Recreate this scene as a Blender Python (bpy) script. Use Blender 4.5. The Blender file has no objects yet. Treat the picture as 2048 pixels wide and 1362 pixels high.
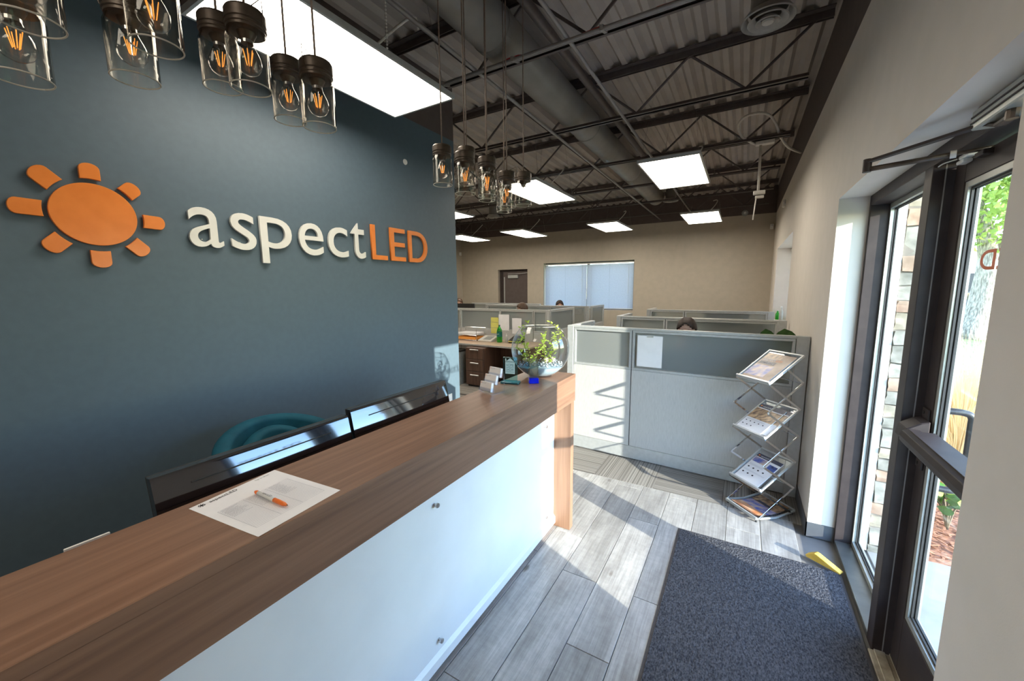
import bpy, bmesh, math, random
from mathutils import Vector, Matrix
S = bpy.context.scene
COL = S.collection
random.seed(7)
PI = math.pi

# ------------------------------------------------------------------ camera
F_PX, YAW, PITCH, ROLL = 779.97, 0.532300, 0.132921, -0.007559
cam_d = bpy.data.cameras.new('camera')
cam = bpy.data.objects.new('camera', cam_d); COL.objects.link(cam)
_f = Vector((-math.sin(YAW) * math.cos(PITCH), math.cos(YAW) * math.cos(PITCH), -math.sin(PITCH)))
_r = Vector((math.cos(YAW), math.sin(YAW), 0)); _u = _r.cross(_f)
_r2 = math.cos(ROLL) * _r + math.sin(ROLL) * _u
_u2 = -math.sin(ROLL) * _r + math.cos(ROLL) * _u
cam.matrix_world = Matrix(((_r2.x, _u2.x, -_f.x, 0), (_r2.y, _u2.y, -_f.y, 0), (_r2.z, _u2.z, -_f.z, 1.72), (0, 0, 0, 1)))
cam_d.sensor_fit = 'HORIZONTAL'; cam_d.sensor_width = 36.0
cam_d.lens = F_PX / 2048 * 36.0
cam_d.clip_start = 0.02; cam_d.clip_end = 300
S.camera = cam

# ------------------------------------------------------------------ sky, sun, exposure
w = bpy.data.worlds.new('sky'); S.world = w; w.use_nodes = True
nt = w.node_tree; nt.nodes.clear()
sky = nt.nodes.new('ShaderNodeTexSky'); sky.sky_type = 'NISHITA'
sky.sun_disc = False; sky.sun_elevation = math.radians(38); sky.sun_rotation = math.radians(112)
sky.air_density = 1.0; sky.dust_density = 0.15; sky.ozone_density = 3.2
bg = nt.nodes.new('ShaderNodeBackground'); bg.inputs['Strength'].default_value = 1.45
wo = nt.nodes.new('ShaderNodeOutputWorld')
nt.links.new(sky.outputs[0], bg.inputs[0]); nt.links.new(bg.outputs[0], wo.inputs[0])

SUN_DIR = Vector((-0.917, 0.399, -0.257)).normalized()
sun_d = bpy.data.lights.new('sun', 'SUN'); sun_d.energy = 11.0; sun_d.angle = math.radians(0.55)
sun_d.color = (1.0, 0.93, 0.83)
sun = bpy.data.objects.new('sun', sun_d); COL.objects.link(sun)
sun.rotation_euler = SUN_DIR.to_track_quat('-Z', 'Y').to_euler(); sun.location = (9, -3, 6)
PANEL_STRENGTH = 8.8
vs = S.view_settings
vs.view_transform = 'Standard'; vs.look = 'None'; vs.exposure = 0.5; vs.gamma = 1.0; vs.use_curve_mapping = False
S.cycles.max_bounces = 9; S.cycles.diffuse_bounces = 6; S.cycles.glossy_bounces = 4
S.cycles.transmission_bounces = 8; S.cycles.transparent_max_bounces = 24
S.cycles.caustics_reflective = False; S.cycles.caustics_refractive = False
S.cycles.sample_clamp_indirect = 6.0

# ------------------------------------------------------------------ materials
MATS = {}
def _new(name):
    m = bpy.data.materials.new(name); m.use_nodes = True
    n = m.node_tree.nodes; b = n['Principled BSDF']
    MATS[name] = m
    return m, n, m.node_tree.links, b
def mat(name, c1, c2=None, scale=20, rough=0.5, metal=0.0, bump=0.0, stretch=(1, 1, 1), detail=3, spec=0.5, bscale=None, bstretch=None, coat=0.0, tone=0.0, lo=0.35, hi=0.65, distort=0.0):
    m, n, l, b = _new(name)
    c2 = c2 or tuple(x * 0.9 for x in c1)
    tc = n.new('ShaderNodeTexCoord'); mp = n.new('ShaderNodeMapping'); mp.inputs['Scale'].default_value = stretch
    oi = n.new('ShaderNodeObjectInfo')
    if tone:
        va = n.new('ShaderNodeVectorMath'); va.operation = 'ADD'
        cm = n.new('ShaderNodeCombineXYZ'); mu = n.new('ShaderNodeMath'); mu.operation = 'MULTIPLY'; mu.inputs[1].default_value = 37.0
        l.new(oi.outputs['Random'], mu.inputs[0]); l.new(mu.outputs[0], cm.inputs[0]); l.new(mu.outputs[0], cm.inputs[1])
        l.new(tc.outputs['Object'], va.inputs[0]); l.new(cm.outputs[0], va.inputs[1]); l.new(va.outputs[0], mp.inputs[0])
    else:
        l.new(tc.outputs['Object'], mp.inputs[0])
    nz = n.new('ShaderNodeTexNoise'); nz.inputs['Scale'].default_value = scale; nz.inputs['Detail'].default_value = detail
    nz.inputs['Distortion'].default_value = distort
    l.new(mp.outputs[0], nz.inputs['Vector'])
    cr = n.new('ShaderNodeValToRGB')
    cr.color_ramp.elements[0].position = lo; cr.color_ramp.elements[1].position = hi
    cr.color_ramp.elements[0].color = (*c1, 1); cr.color_ramp.elements[1].color = (*c2, 1)
    l.new(nz.outputs['Fac'], cr.inputs[0])
    out = cr.outputs[0]
    if tone:
        hs = n.new('ShaderNodeHueSaturation'); mr = n.new('ShaderNodeMapRange')
        mr.inputs['To Min'].default_value = 1 - tone; mr.inputs['To Max'].default_value = 1 + tone
        l.new(oi.outputs['Random'], mr.inputs['Value']); l.new(mr.outputs[0], hs.inputs['Value']); l.new(out, hs.inputs['Color'])
        out = hs.outputs[0]
    l.new(out, b.inputs['Base Color'])
    b.inputs['Roughness'].default_value = rough; b.inputs['Metallic'].default_value = metal
    b.inputs['Specular IOR Level'].default_value = spec
    if coat: b.inputs['Coat Weight'].default_value = coat; b.inputs['Coat Roughness'].default_value = 0.08
    if bump:
        bp = n.new('ShaderNodeBump'); bp.inputs['Strength'].default_value = bump; bp.inputs['Distance'].default_value = 0.004
        src = nz
        if bscale:
            src = n.new('ShaderNodeTexNoise'); src.inputs['Scale'].default_value = bscale; src.inputs['Detail'].default_value = 4
            mp2 = n.new('ShaderNodeMapping'); mp2.inputs['Scale'].default_value = bstretch or stretch
            l.new(tc.outputs['Object'], mp2.inputs[0]); l.new(mp2.outputs[0], src.inputs['Vector'])
        l.new(src.outputs['Fac'], bp.inputs['Height']); l.new(bp.outputs[0], b.inputs['Normal'])
    return m
def emit(name, c, s):
    m, n, l, b = _new(name)
    b.inputs['Base Color'].default_value = (*c, 1); b.inputs['Emission Color'].default_value = (*c, 1); b.inputs['Emission Strength'].default_value = s
    return m
def glass(name, tint=(0.97, 0.985, 0.98), base=0.05, k=0.75, power=3.0, rough=0.02, gtint=(1, 1, 1), edge=None):
    m, n, l, b = _new(name); n.remove(b)
    tr = n.new('ShaderNodeBsdfTransparent'); tr.inputs[0].default_value = (*tint, 1)
    edge_tint = edge
    gl = n.new('ShaderNodeBsdfGlossy'); gl.inputs['Roughness'].default_value = rough; gl.inputs['Color'].default_value = (*gtint, 1)
    lw = n.new('ShaderNodeLayerWeight'); lw.inputs['Blend'].default_value = 0.5
    pw = n.new('ShaderNodeMath'); pw.operation = 'POWER'; pw.inputs[1].default_value = power
    ma = n.new('ShaderNodeMath'); ma.operation = 'MULTIPLY_ADD'; ma.inputs[1].default_value = k; ma.inputs[2].default_value = base
    mx = n.new('ShaderNodeMixShader')
    l.new(lw.outputs['Facing'], pw.inputs[0]); l.new(pw.outputs[0], ma.inputs[0]); l.new(ma.outputs[0], mx.inputs[0])
    if edge_tint:
        p2 = n.new('ShaderNodeMath'); p2.operation = 'POWER'; p2.inputs[1].default_value = 5.0; l.new(lw.outputs['Facing'], p2.inputs[0])
        cx = n.new('ShaderNodeMix'); cx.data_type = 'RGBA'; cx.inputs[6].default_value = (*tint, 1); cx.inputs[7].default_value = (*edge_tint, 1)
        l.new(p2.outputs[0], cx.inputs[0]); l.new(cx.outputs[2], tr.inputs[0])
    l.new(tr.outputs[0], mx.inputs[1]); l.new(gl.outputs[0], mx.inputs[2])
    l.new(mx.outputs[0], n['Material Output'].inputs[0])
    return m
def frosted(name):
    m, n, l, b = _new(name)
    tc = n.new('ShaderNodeTexCoord'); nz = n.new('ShaderNodeTexNoise'); nz.inputs['Scale'].default_value = 300
    l.new(tc.outputs['Object'], nz.inputs['Vector'])
    cr = n.new('ShaderNodeValToRGB'); cr.color_ramp.elements[0].color = (0.42, 0.46, 0.46, 1); cr.color_ramp.elements[1].color = (0.5, 0.54, 0.54, 1)
    l.new(nz.outputs['Fac'], cr.inputs[0]); l.new(cr.outputs[0], b.inputs['Base Color'])
    b.inputs['Roughness'].default_value = 0.42; b.inputs['Specular IOR Level'].default_value = 0.45
    rf = n.new('ShaderNodeBsdfRefraction'); rf.inputs['Color'].default_value = (0.86, 0.9, 0.89, 1); rf.inputs['Roughness'].default_value = 0.42; rf.inputs['IOR'].default_value = 1.22
    mx = n.new('ShaderNodeMixShader'); mx.inputs[0].default_value = 0.62
    l.new(b.outputs[0], mx.inputs[1]); l.new(rf.outputs[0], mx.inputs[2]); l.new(mx.outputs[0], n['Material Output'].inputs[0])
    return m
def translucent(name, c, t=0.5):
    m, n, l, b = _new(name)
    tc = n.new('ShaderNodeTexCoord'); nz = n.new('ShaderNodeTexNoise'); nz.inputs['Scale'].default_value = 30
    l.new(tc.outputs['Object'], nz.inputs['Vector'])
    cr = n.new('ShaderNodeValToRGB'); cr.color_ramp.elements[0].color = (*[x * 0.85 for x in c], 1); cr.color_ramp.elements[1].color = (*c, 1)
    l.new(nz.outputs['Fac'], cr.inputs[0]); l.new(cr.outputs[0], b.inputs['Base Color']); b.inputs['Roughness'].default_value = 0.5
    tl = n.new('ShaderNodeBsdfTranslucent'); l.new(cr.outputs[0], tl.inputs[0])
    mx = n.new('ShaderNodeMixShader'); mx.inputs[0].default_value = t
    l.new(b.outputs[0], mx.inputs[1]); l.new(tl.outputs[0], mx.inputs[2]); l.new(mx.outputs[0], n['Material Output'].inputs[0])
    return m
def plank_mat(name):
    m, n, l, b = _new(name)
    tc = n.new('ShaderNodeTexCoord'); oi = n.new('ShaderNodeObjectInfo')
    mu = n.new('ShaderNodeMath'); mu.operation = 'MULTIPLY'; mu.inputs[1].default_value = 61.0; l.new(oi.outputs['Random'], mu.inputs[0])
    cm = n.new('ShaderNodeCombineXYZ'); l.new(mu.outputs[0], cm.inputs[0]); l.new(mu.outputs[0], cm.inputs[1])
    va = n.new('ShaderNodeVectorMath'); va.operation = 'ADD'; l.new(tc.outputs['Object'], va.inputs[0]); l.new(cm.outputs[0], va.inputs[1])
    def layer(stretch, scale, detail, p0, p1, c0, c1, rough=0.5, distort=0.0):
        mp = n.new('ShaderNodeMapping'); mp.inputs['Scale'].default_value = stretch; l.new(va.outputs[0], mp.inputs[0])
        z = n.new('ShaderNodeTexNoise'); z.inputs['Scale'].default_value = scale; z.inputs['Detail'].default_value = detail; z.inputs['Roughness'].default_value = rough; z.inputs['Distortion'].default_value = distort
        l.new(mp.outputs[0], z.inputs['Vector'])
        c = n.new('ShaderNodeValToRGB'); e = c.color_ramp.elements; e[0].position = p0; e[1].position = p1; e[0].color = (*c0, 1); e[1].color = (*c1, 1)
        l.new(z.outputs['Fac'], c.inputs[0]); return c.outputs[0], z.outputs['Fac']
    def mul(a, c):
        x = n.new('ShaderNodeMix'); x.data_type = 'RGBA'; x.blend_type = 'MULTIPLY'; x.inputs[0].default_value = 1; l.new(a, x.inputs[6]); l.new(c, x.inputs[7]); return x.outputs[2]
    base, f0 = layer((5, 1.3, 5), 1.6, 4, 0.3, 0.7, (0.295, 0.282, 0.265), (0.49, 0.475, 0.45), distort=0.6)
    grain, f1 = layer((42, 1.5, 42), 1.6, 7, 0.32, 0.6, (0.70, 0.695, 0.69), (1.04, 1.04, 1.04), 0.68, 0.9)
    saw, f2 = layer((9, 16, 9), 1.6, 6, 0.35, 0.62, (0.88, 0.88, 0.88), (1.04, 1.04, 1.04), 0.7)
    knot, f3 = layer((7, 3.2, 7), 1.3, 1, 0.215, 0.27, (0.5, 0.47, 0.44), (1, 1, 1))
    col = mul(mul(mul(base, grain), saw), knot)
    hs = n.new('ShaderNodeHueSaturation'); mr = n.new('ShaderNodeMapRange'); mr.inputs['To Min'].default_value = 0.86; mr.inputs['To Max'].default_value = 1.12
    l.new(oi.outputs['Random'], mr.inputs['Value']); l.new(mr.outputs[0], hs.inputs['Value']); l.new(col, hs.inputs['Color']); l.new(hs.outputs[0], b.inputs['Base Color'])
    bp = n.new('ShaderNodeBump'); bp.inputs['Strength'].default_value = 0.12; bp.inputs['Distance'].default_value = 0.003; l.new(f1, bp.inputs['Height']); l.new(bp.outputs[0], b.inputs['Normal'])
    b.inputs['Roughness'].default_value = 0.45; b.inputs['Specular IOR Level'].default_value = 0.4
    return m
def carpet_mat(name):
    m, n, l, b = _new(name)
    tc = n.new('ShaderNodeTexCoord'); oi = n.new('ShaderNodeObjectInfo')
    sx = n.new('ShaderNodeSeparateXYZ'); l.new(tc.outputs['Object'], sx.inputs[0])
    ad = n.new('ShaderNodeMath'); ad.operation = 'ADD'; mu = n.new('ShaderNodeMath'); mu.operation = 'MULTIPLY'; mu.inputs[1].default_value = 11.0
    l.new(oi.outputs['Random'], mu.inputs[0]); l.new(sx.outputs[0], ad.inputs[0]); l.new(mu.outputs[0], ad.inputs[1])
    cb = n.new('ShaderNodeCombineXYZ'); l.new(ad.outputs[0], cb.inputs[0])
    n1 = n.new('ShaderNodeTexNoise'); n1.inputs['Scale'].default_value = 9.0; n1.inputs['Detail'].default_value = 1; l.new(cb.outputs[0], n1.inputs['Vector'])
    n2 = n.new('ShaderNodeTexNoise'); n2.inputs['Scale'].default_value = 75.0; n2.inputs['Detail'].default_value = 1; l.new(cb.outputs[0], n2.inputs['Vector'])
    c1 = n.new('ShaderNodeValToRGB'); e = c1.color_ramp.elements
    e[0].position = 0.33; e[0].color = (0.07, 0.065, 0.06, 1); e[1].position = 0.42; e[1].color = (0.27, 0.25, 0.225, 1)
    q = c1.color_ramp.elements.new(0.6); q.color = (0.34, 0.32, 0.29, 1)
    l.new(n1.outputs['Fac'], c1.inputs[0])
    c2 = n.new('ShaderNodeValToRGB'); c2.color_ramp.elements[0].position = 0.4; c2.color_ramp.elements[1].position = 0.6
    c2.color_ramp.elements[0].color = (0.55, 0.55, 0.55, 1); c2.color_ramp.elements[1].color = (1.1, 1.1, 1.1, 1)
    l.new(n2.outputs['Fac'], c2.inputs[0])
    mx = n.new('ShaderNodeMix'); mx.data_type = 'RGBA'; mx.blend_type = 'MULTIPLY'; mx.inputs[0].default_value = 1
    l.new(c1.outputs[0], mx.inputs[6]); l.new(c2.outputs[0], mx.inputs[7]); l.new(mx.outputs[2], b.inputs['Base Color'])
    b.inputs['Roughness'].default_value = 0.95; b.inputs['Specular IOR Level'].default_value = 0.1
    return m

WALNUT = mat('walnut_laminate', (0.175, 0.093, 0.058), (0.29, 0.163, 0.104), 3.0, 0.34, stretch=(14, 0.55, 14), detail=6, lo=0.3, hi=0.72, bump=0.05, bscale=30, bstretch=(8, 0.4, 8), distort=0.3)
WALNUT_V = mat('walnut_laminate_vertical', (0.20, 0.11, 0.068), (0.31, 0.18, 0.115), 3.0, 0.4, stretch=(14, 14, 0.55), detail=6, lo=0.3, hi=0.72, distort=0.3)
PLANK = plank_mat('grey_plank')
TEAL = mat('dark_teal_paint', (0.083, 0.124, 0.158), (0.089, 0.132, 0.168), 30, 0.55, bump=0.04, bscale=260, bstretch=(1, 1, 1), spec=0.5)
BEIGE = mat('beige_paint', (0.45, 0.40, 0.325), (0.48, 0.425, 0.345), 8, 0.7, bump=0.04, bscale=240, bstretch=(1, 1, 1))
WARMGREY = mat('warm_grey_paint', (0.67, 0.62, 0.555), (0.70, 0.645, 0.58), 8, 0.7, bump=0.05, bscale=240, bstretch=(1, 1, 1))
DARKPAINT = mat('dark_brown_paint', (0.095, 0.073, 0.068), (0.108, 0.084, 0.078), 12, 0.65)
DECK = mat('painted_steel_deck', (0.39, 0.35, 0.32), (0.43, 0.39, 0.357), 6, 0.6)
STEEL = mat('painted_joist_steel', (0.085, 0.068, 0.067), (0.105, 0.087, 0.084), 25, 0.5)
PIPE = mat('painted_pipe', (0.22, 0.2, 0.19), (0.26, 0.24, 0.225), 20, 0.45)
DUCT = mat('painted_duct', (0.2, 0.19, 0.172), (0.24, 0.228, 0.208), 6, 0.42)
WHITE = mat('white_panel', (0.80, 0.82, 0.84), (0.83, 0.85, 0.87), 6, 0.28)
WHITEP = mat('white_plastic', (0.72, 0.72, 0.7), (0.78, 0.78, 0.76), 20, 0.4)
PAPER = mat('paper', (0.80, 0.79, 0.80), (0.84, 0.83, 0.84), 12, 0.8)
SIGNWHITE = mat('sign_white', (0.72, 0.72, 0.68), (0.76, 0.76, 0.72), 14, 0.35)
SIGNORANGE = mat('sign_orange', (0.78, 0.22, 0.035), (0.84, 0.25, 0.045), 14, 0.32)
CHROME = mat('chrome', (0.78, 0.79, 0.8), (0.7, 0.71, 0.72), 30, 0.12, metal=1.0)
NICKEL = mat('brushed_nickel', (0.5, 0.5, 0.5), (0.58, 0.58, 0.58), 60, 0.3, metal=1.0)
ALU = mat('silver_frame', (0.50, 0.52, 0.52), (0.55, 0.57, 0.57), 30, 0.35, metal=0.35)
BRONZE = mat('bronze_anodised', (0.038, 0.029, 0.028), (0.05, 0.038, 0.036), 12, 0.5, metal=0.0, spec=0.22)
BRONZE_L = mat('bronze_sill', (0.15, 0.15, 0.14), (0.18, 0.18, 0.165), 12, 0.3, metal=0.5)
BEAD = mat('pale_glazing_bead', (0.42, 0.43, 0.39), (0.48, 0.49, 0.45), 20, 0.3, metal=0.3)
RUBBER = mat('black_rubber', (0.02, 0.02, 0.02), (0.03, 0.03, 0.03), 20, 0.7)
BASE = mat('grey_vinyl_base', (0.085, 0.09, 0.10), (0.10, 0.105, 0.115), 12, 0.4)
BRASSDARK = mat('oil_rubbed_bronze', (0.075, 0.056, 0.043), (0.11, 0.085, 0.066), 40, 0.42, metal=0.5)
CORD = mat('brown_cord', (0.22, 0.165, 0.135), (0.28, 0.21, 0.175), 90, 0.6)
MATT = mat('charcoal_mat_pile', (0.03, 0.031, 0.038), (0.14, 0.14, 0.148), 160, 0.95, bump=1.0, detail=4, stretch=(1, 0.5, 1), lo=0.32, hi=0.74, spec=0.1)
MATEDGE = mat('mat_rubber_edge', (0.05, 0.045, 0.05), (0.065, 0.06, 0.062), 40, 0.6)
FABRIC = mat('panel_fabric', (0.44, 0.44, 0.43), (0.52, 0.52, 0.51), 9, 0.9, stretch=(42, 42, 2.0), detail=5, bump=0.1, spec=0.2)
GLOSSBLACK = mat('gloss_black', (0.008, 0.007, 0.01), (0.012, 0.011, 0.014), 9, 0.05, spec=1.0, coat=0.8)
BLACKP = mat('black_plastic', (0.018, 0.017, 0.018), (0.028, 0.027, 0.028), 30, 0.4)
VELVET = mat('teal_velvet', (0.006, 0.07, 0.11), (0.01, 0.10, 0.15), 12, 0.75, spec=0.25)
CARPET = carpet_mat('striped_carpet')
SOD = mat('slab', (0.2, 0.19, 0.18), None, 10, 0.9)
CLEAR = glass('clear_glass', (0.985, 0.99, 0.99), 0.015, 0.55, 4)
DOORGLASS = glass('door_glass', (0.95, 0.975, 0.96), 0.02, 0.3, 5)
JAR = glass('jar_glass', (0.955, 0.95, 0.935), 0.025, 0.42, 3.2, gtint=(0.9, 0.88, 0.84), edge=(0.25, 0.22, 0.19))
BULBG = glass('bulb_glass', (0.965, 0.96, 0.95), 0.03, 0.5, 2.6, edge=(0.3, 0.27, 0.24))
CONE = mat('diffuser_paint', (0.36, 0.34, 0.31), (0.42, 0.40, 0.37), 20, 0.45)
RIMGLINT = translucent('rim_glint', (0.72, 0.70, 0.64), 0.4)  # whitish colour painted in for the bright reflections along glass rims
BOWLG = glass('bowl_glass', (0.96, 0.98, 0.985), 0.035, 0.9, 2.3)
ACRYL = glass('acrylic', (0.93, 0.95, 0.99), 0.06, 0.6, 3.0)
TEALG = glass('teal_glass', (0.62, 0.90, 0.94), 0.06, 0.6, 3, gtint=(0.7, 0.95, 1))
BLUEG = mat('cobalt_glass', (0.0, 0.005, 0.5), (0.0, 0.015, 0.7), 20, 0.06)
GREENG = glass('green_bottle_glass', (0.1, 0.72, 0.16), 0.08, 0.6, 2.5, gtint=(0.6, 1, 0.6))
FROST = frosted('frosted_glass')
FILAMENT = emit('filament', (1.0, 0.36, 0.06), 0.9)
LEDW = emit('led_diffuser', (1.0, 0.91, 0.77), PANEL_STRENGTH)
LEAF = mat('leaf_green', (0.03, 0.10, 0.015), (0.06, 0.17, 0.025), 30, 0.4)
LEAFY = translucent('spring_leaf', (0.52, 0.70, 0.12), 0.45)
TREELEAF = translucent('tree_leaf', (0.36, 0.46, 0.11), 0.5)
TWIG = mat('twig', (0.12, 0.09, 0.05), (0.2, 0.15, 0.09), 60, 0.8)
BARK = mat('bark', (0.18, 0.145, 0.115), (0.46, 0.385, 0.305), 9, 0.95, stretch=(3, 3, 0.7), bump=1.0, detail=6, lo=0.38, hi=0.62)
GRASSM = translucent('dry_grass', (0.78, 0.62, 0.36), 0.4)
THRESH = mat('worn_threshold', (0.22, 0.18, 0.13), (0.45, 0.39, 0.29), 14, 0.5, metal=0.2, detail=6)
LAWN = mat('lawn', (0.16, 0.22, 0.06), (0.26, 0.30, 0.10), 8, 0.95)
MULCH = mat('mulch', (0.16, 0.06, 0.03), (0.42, 0.2, 0.11), 35, 0.95, bump=1.0, detail=6, stretch=(1, 1.6, 1))
CONC = mat('concrete_walk', (0.27, 0.27, 0.265), (0.33, 0.33, 0.325), 5, 0.9, detail=8)
STONES = [mat('stone_cream', (0.27, 0.235, 0.175), (0.40, 0.355, 0.28), 16, 0.95, bump=1.0, detail=7, tone=0.12),
          mat('stone_pink', (0.24, 0.155, 0.11), (0.38, 0.29, 0.22), 12, 0.95, bump=1.0, detail=7, tone=0.12),
          mat('stone_grey', (0.20, 0.195, 0.165), (0.33, 0.315, 0.275), 16, 0.95, bump=1.0, detail=7, tone=0.12)]
MORTAR = mat('mortar', (0.2, 0.18, 0.155), None, 40, 0.95)
SKIN = mat('skin', (0.52, 0.30, 0.22), (0.58, 0.35, 0.26), 14, 0.55)
HAIR = mat('dark_hair', (0.016, 0.008, 0.006), (0.035, 0.018, 0.012), 60, 0.65, stretch=(1, 1, 0.2))
HAIRB = mat('brown_hair', (0.06, 0.03, 0.016), (0.11, 0.06, 0.034), 60, 0.5, stretch=(1, 1, 0.2))
SHIRT = mat('blue_shirt', (0.08, 0.12, 0.22), (0.1, 0.15, 0.26), 30, 0.85)
SHIRT2 = mat('grey_shirt', (0.22, 0.22, 0.23), (0.27, 0.27, 0.28), 30, 0.85)
TROUSER = mat('dark_trousers', (0.03, 0.03, 0.04), (0.045, 0.045, 0.055), 30, 0.9)
EYEW = mat('eye', (0.10, 0.07, 0.055), None, 20, 0.3)
YELLOW = mat('yellow_wood', (0.78, 0.47, 0.06), (0.86, 0.56, 0.10), 20, 0.55)
STICKY = mat('sticky_note', (0.66, 0.62, 0.14), (0.72, 0.68, 0.18), 10, 0.8)
ORANGE = mat('orange_plastic', (0.85, 0.17, 0.03), (0.9, 0.22, 0.04), 20, 0.3)
ORANGEP = mat('orange_folder', (0.85, 0.33, 0.06), (0.9, 0.4, 0.09), 20, 0.7)
INK = mat('ink', (0.02, 0.02, 0.025), None, 50, 0.7)
INKF = mat('faint_ink', (0.46, 0.46, 0.5), None, 50, 0.8)
NAVY = mat('print_navy', (0.03, 0.035, 0.06), (0.05, 0.06, 0.11), 30, 0.35)
PHOTO_A = mat('print_interior_photo', (0.10, 0.05, 0.03), (0.62, 0.40, 0.22), 26, 0.3, detail=5, stretch=(1, 2.5, 1))
PHOTO_B = mat('print_pool_photo', (0.03, 0.09, 0.42), (0.62, 0.46, 0.36), 14, 0.3, detail=5, stretch=(1, 2.2, 1))
DESKTOP = mat('pale_oak_laminate', (0.42, 0.31, 0.22), (0.52, 0.40, 0.30), 3, 0.4, stretch=(1, 12, 12), detail=5)
DRAWERW = mat('dark_walnut_drawer', (0.075, 0.038, 0.026), (0.13, 0.07, 0.048), 3, 0.4, stretch=(12, 12, 0.6), detail=5)
GREYP = mat('grey_plastic', (0.26, 0.27, 0.26), (0.31, 0.32, 0.31), 30, 0.5)
SAND_W = mat('white_sand', (0.36, 0.50, 0.62), (0.44, 0.57, 0.67), 120, 0.9)
SAND_B = mat('blue_sand', (0.02, 0.22, 0.42), (0.04, 0.30, 0.52), 120, 0.9)
PEB_D = mat('dark_pebble', (0.05, 0.07, 0.09), (0.16, 0.2, 0.24), 30, 0.2, tone=0.3)
PEB_L = mat('pale_pebble', (0.16, 0.2, 0.23), (0.5, 0.53, 0.55), 30, 0.2, tone=0.3)
AWARDPRINT = mat('etched_label', (0.55, 0.78, 0.82), (0.62, 0.84, 0.88), 20, 0.5)
AWARDINK = mat('award_ink', (0.10, 0.33, 0.40), None, 30, 0.5)
BLIND = translucent('blind_slat', (0.74, 0.76, 0.80), 0.45)
BUILD = mat('pale_building', (0.75, 0.74, 0.72), (0.8, 0.79, 0.77), 1, 0.8)
ASPH = mat('asphalt', (0.2, 0.2, 0.21), (0.25, 0.25, 0.26), 6, 0.9)
CARP = mat('car_paint', (0.02, 0.03, 0.05), (0.03, 0.045, 0.07), 3, 0.2, coat=0.6)
GREENLABEL = mat('green_label', (0.0, 0.12, 0.09), (0.0, 0.16, 0.11), 30, 0.4)
FLEX = mat('flex_conduit', (0.62, 0.59, 0.54), (0.7, 0.67, 0.62), 60, 0.5, metal=0.1)
REDW = mat('red_wire', (0.5, 0.02, 0.03), None, 30, 0.5)
TERRA = mat('grey_pot', (0.2, 0.2, 0.2), (0.25, 0.25, 0.25), 20, 0.6)
VINYLR = mat('red_vinyl', (0.9, 0.12, 0.03), (0.95, 0.16, 0.04), 20, 0.5)
SHELL = mat('pale_rock', (0.5, 0.42, 0.37), (0.6, 0.52, 0.46), 20, 0.7)

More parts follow.
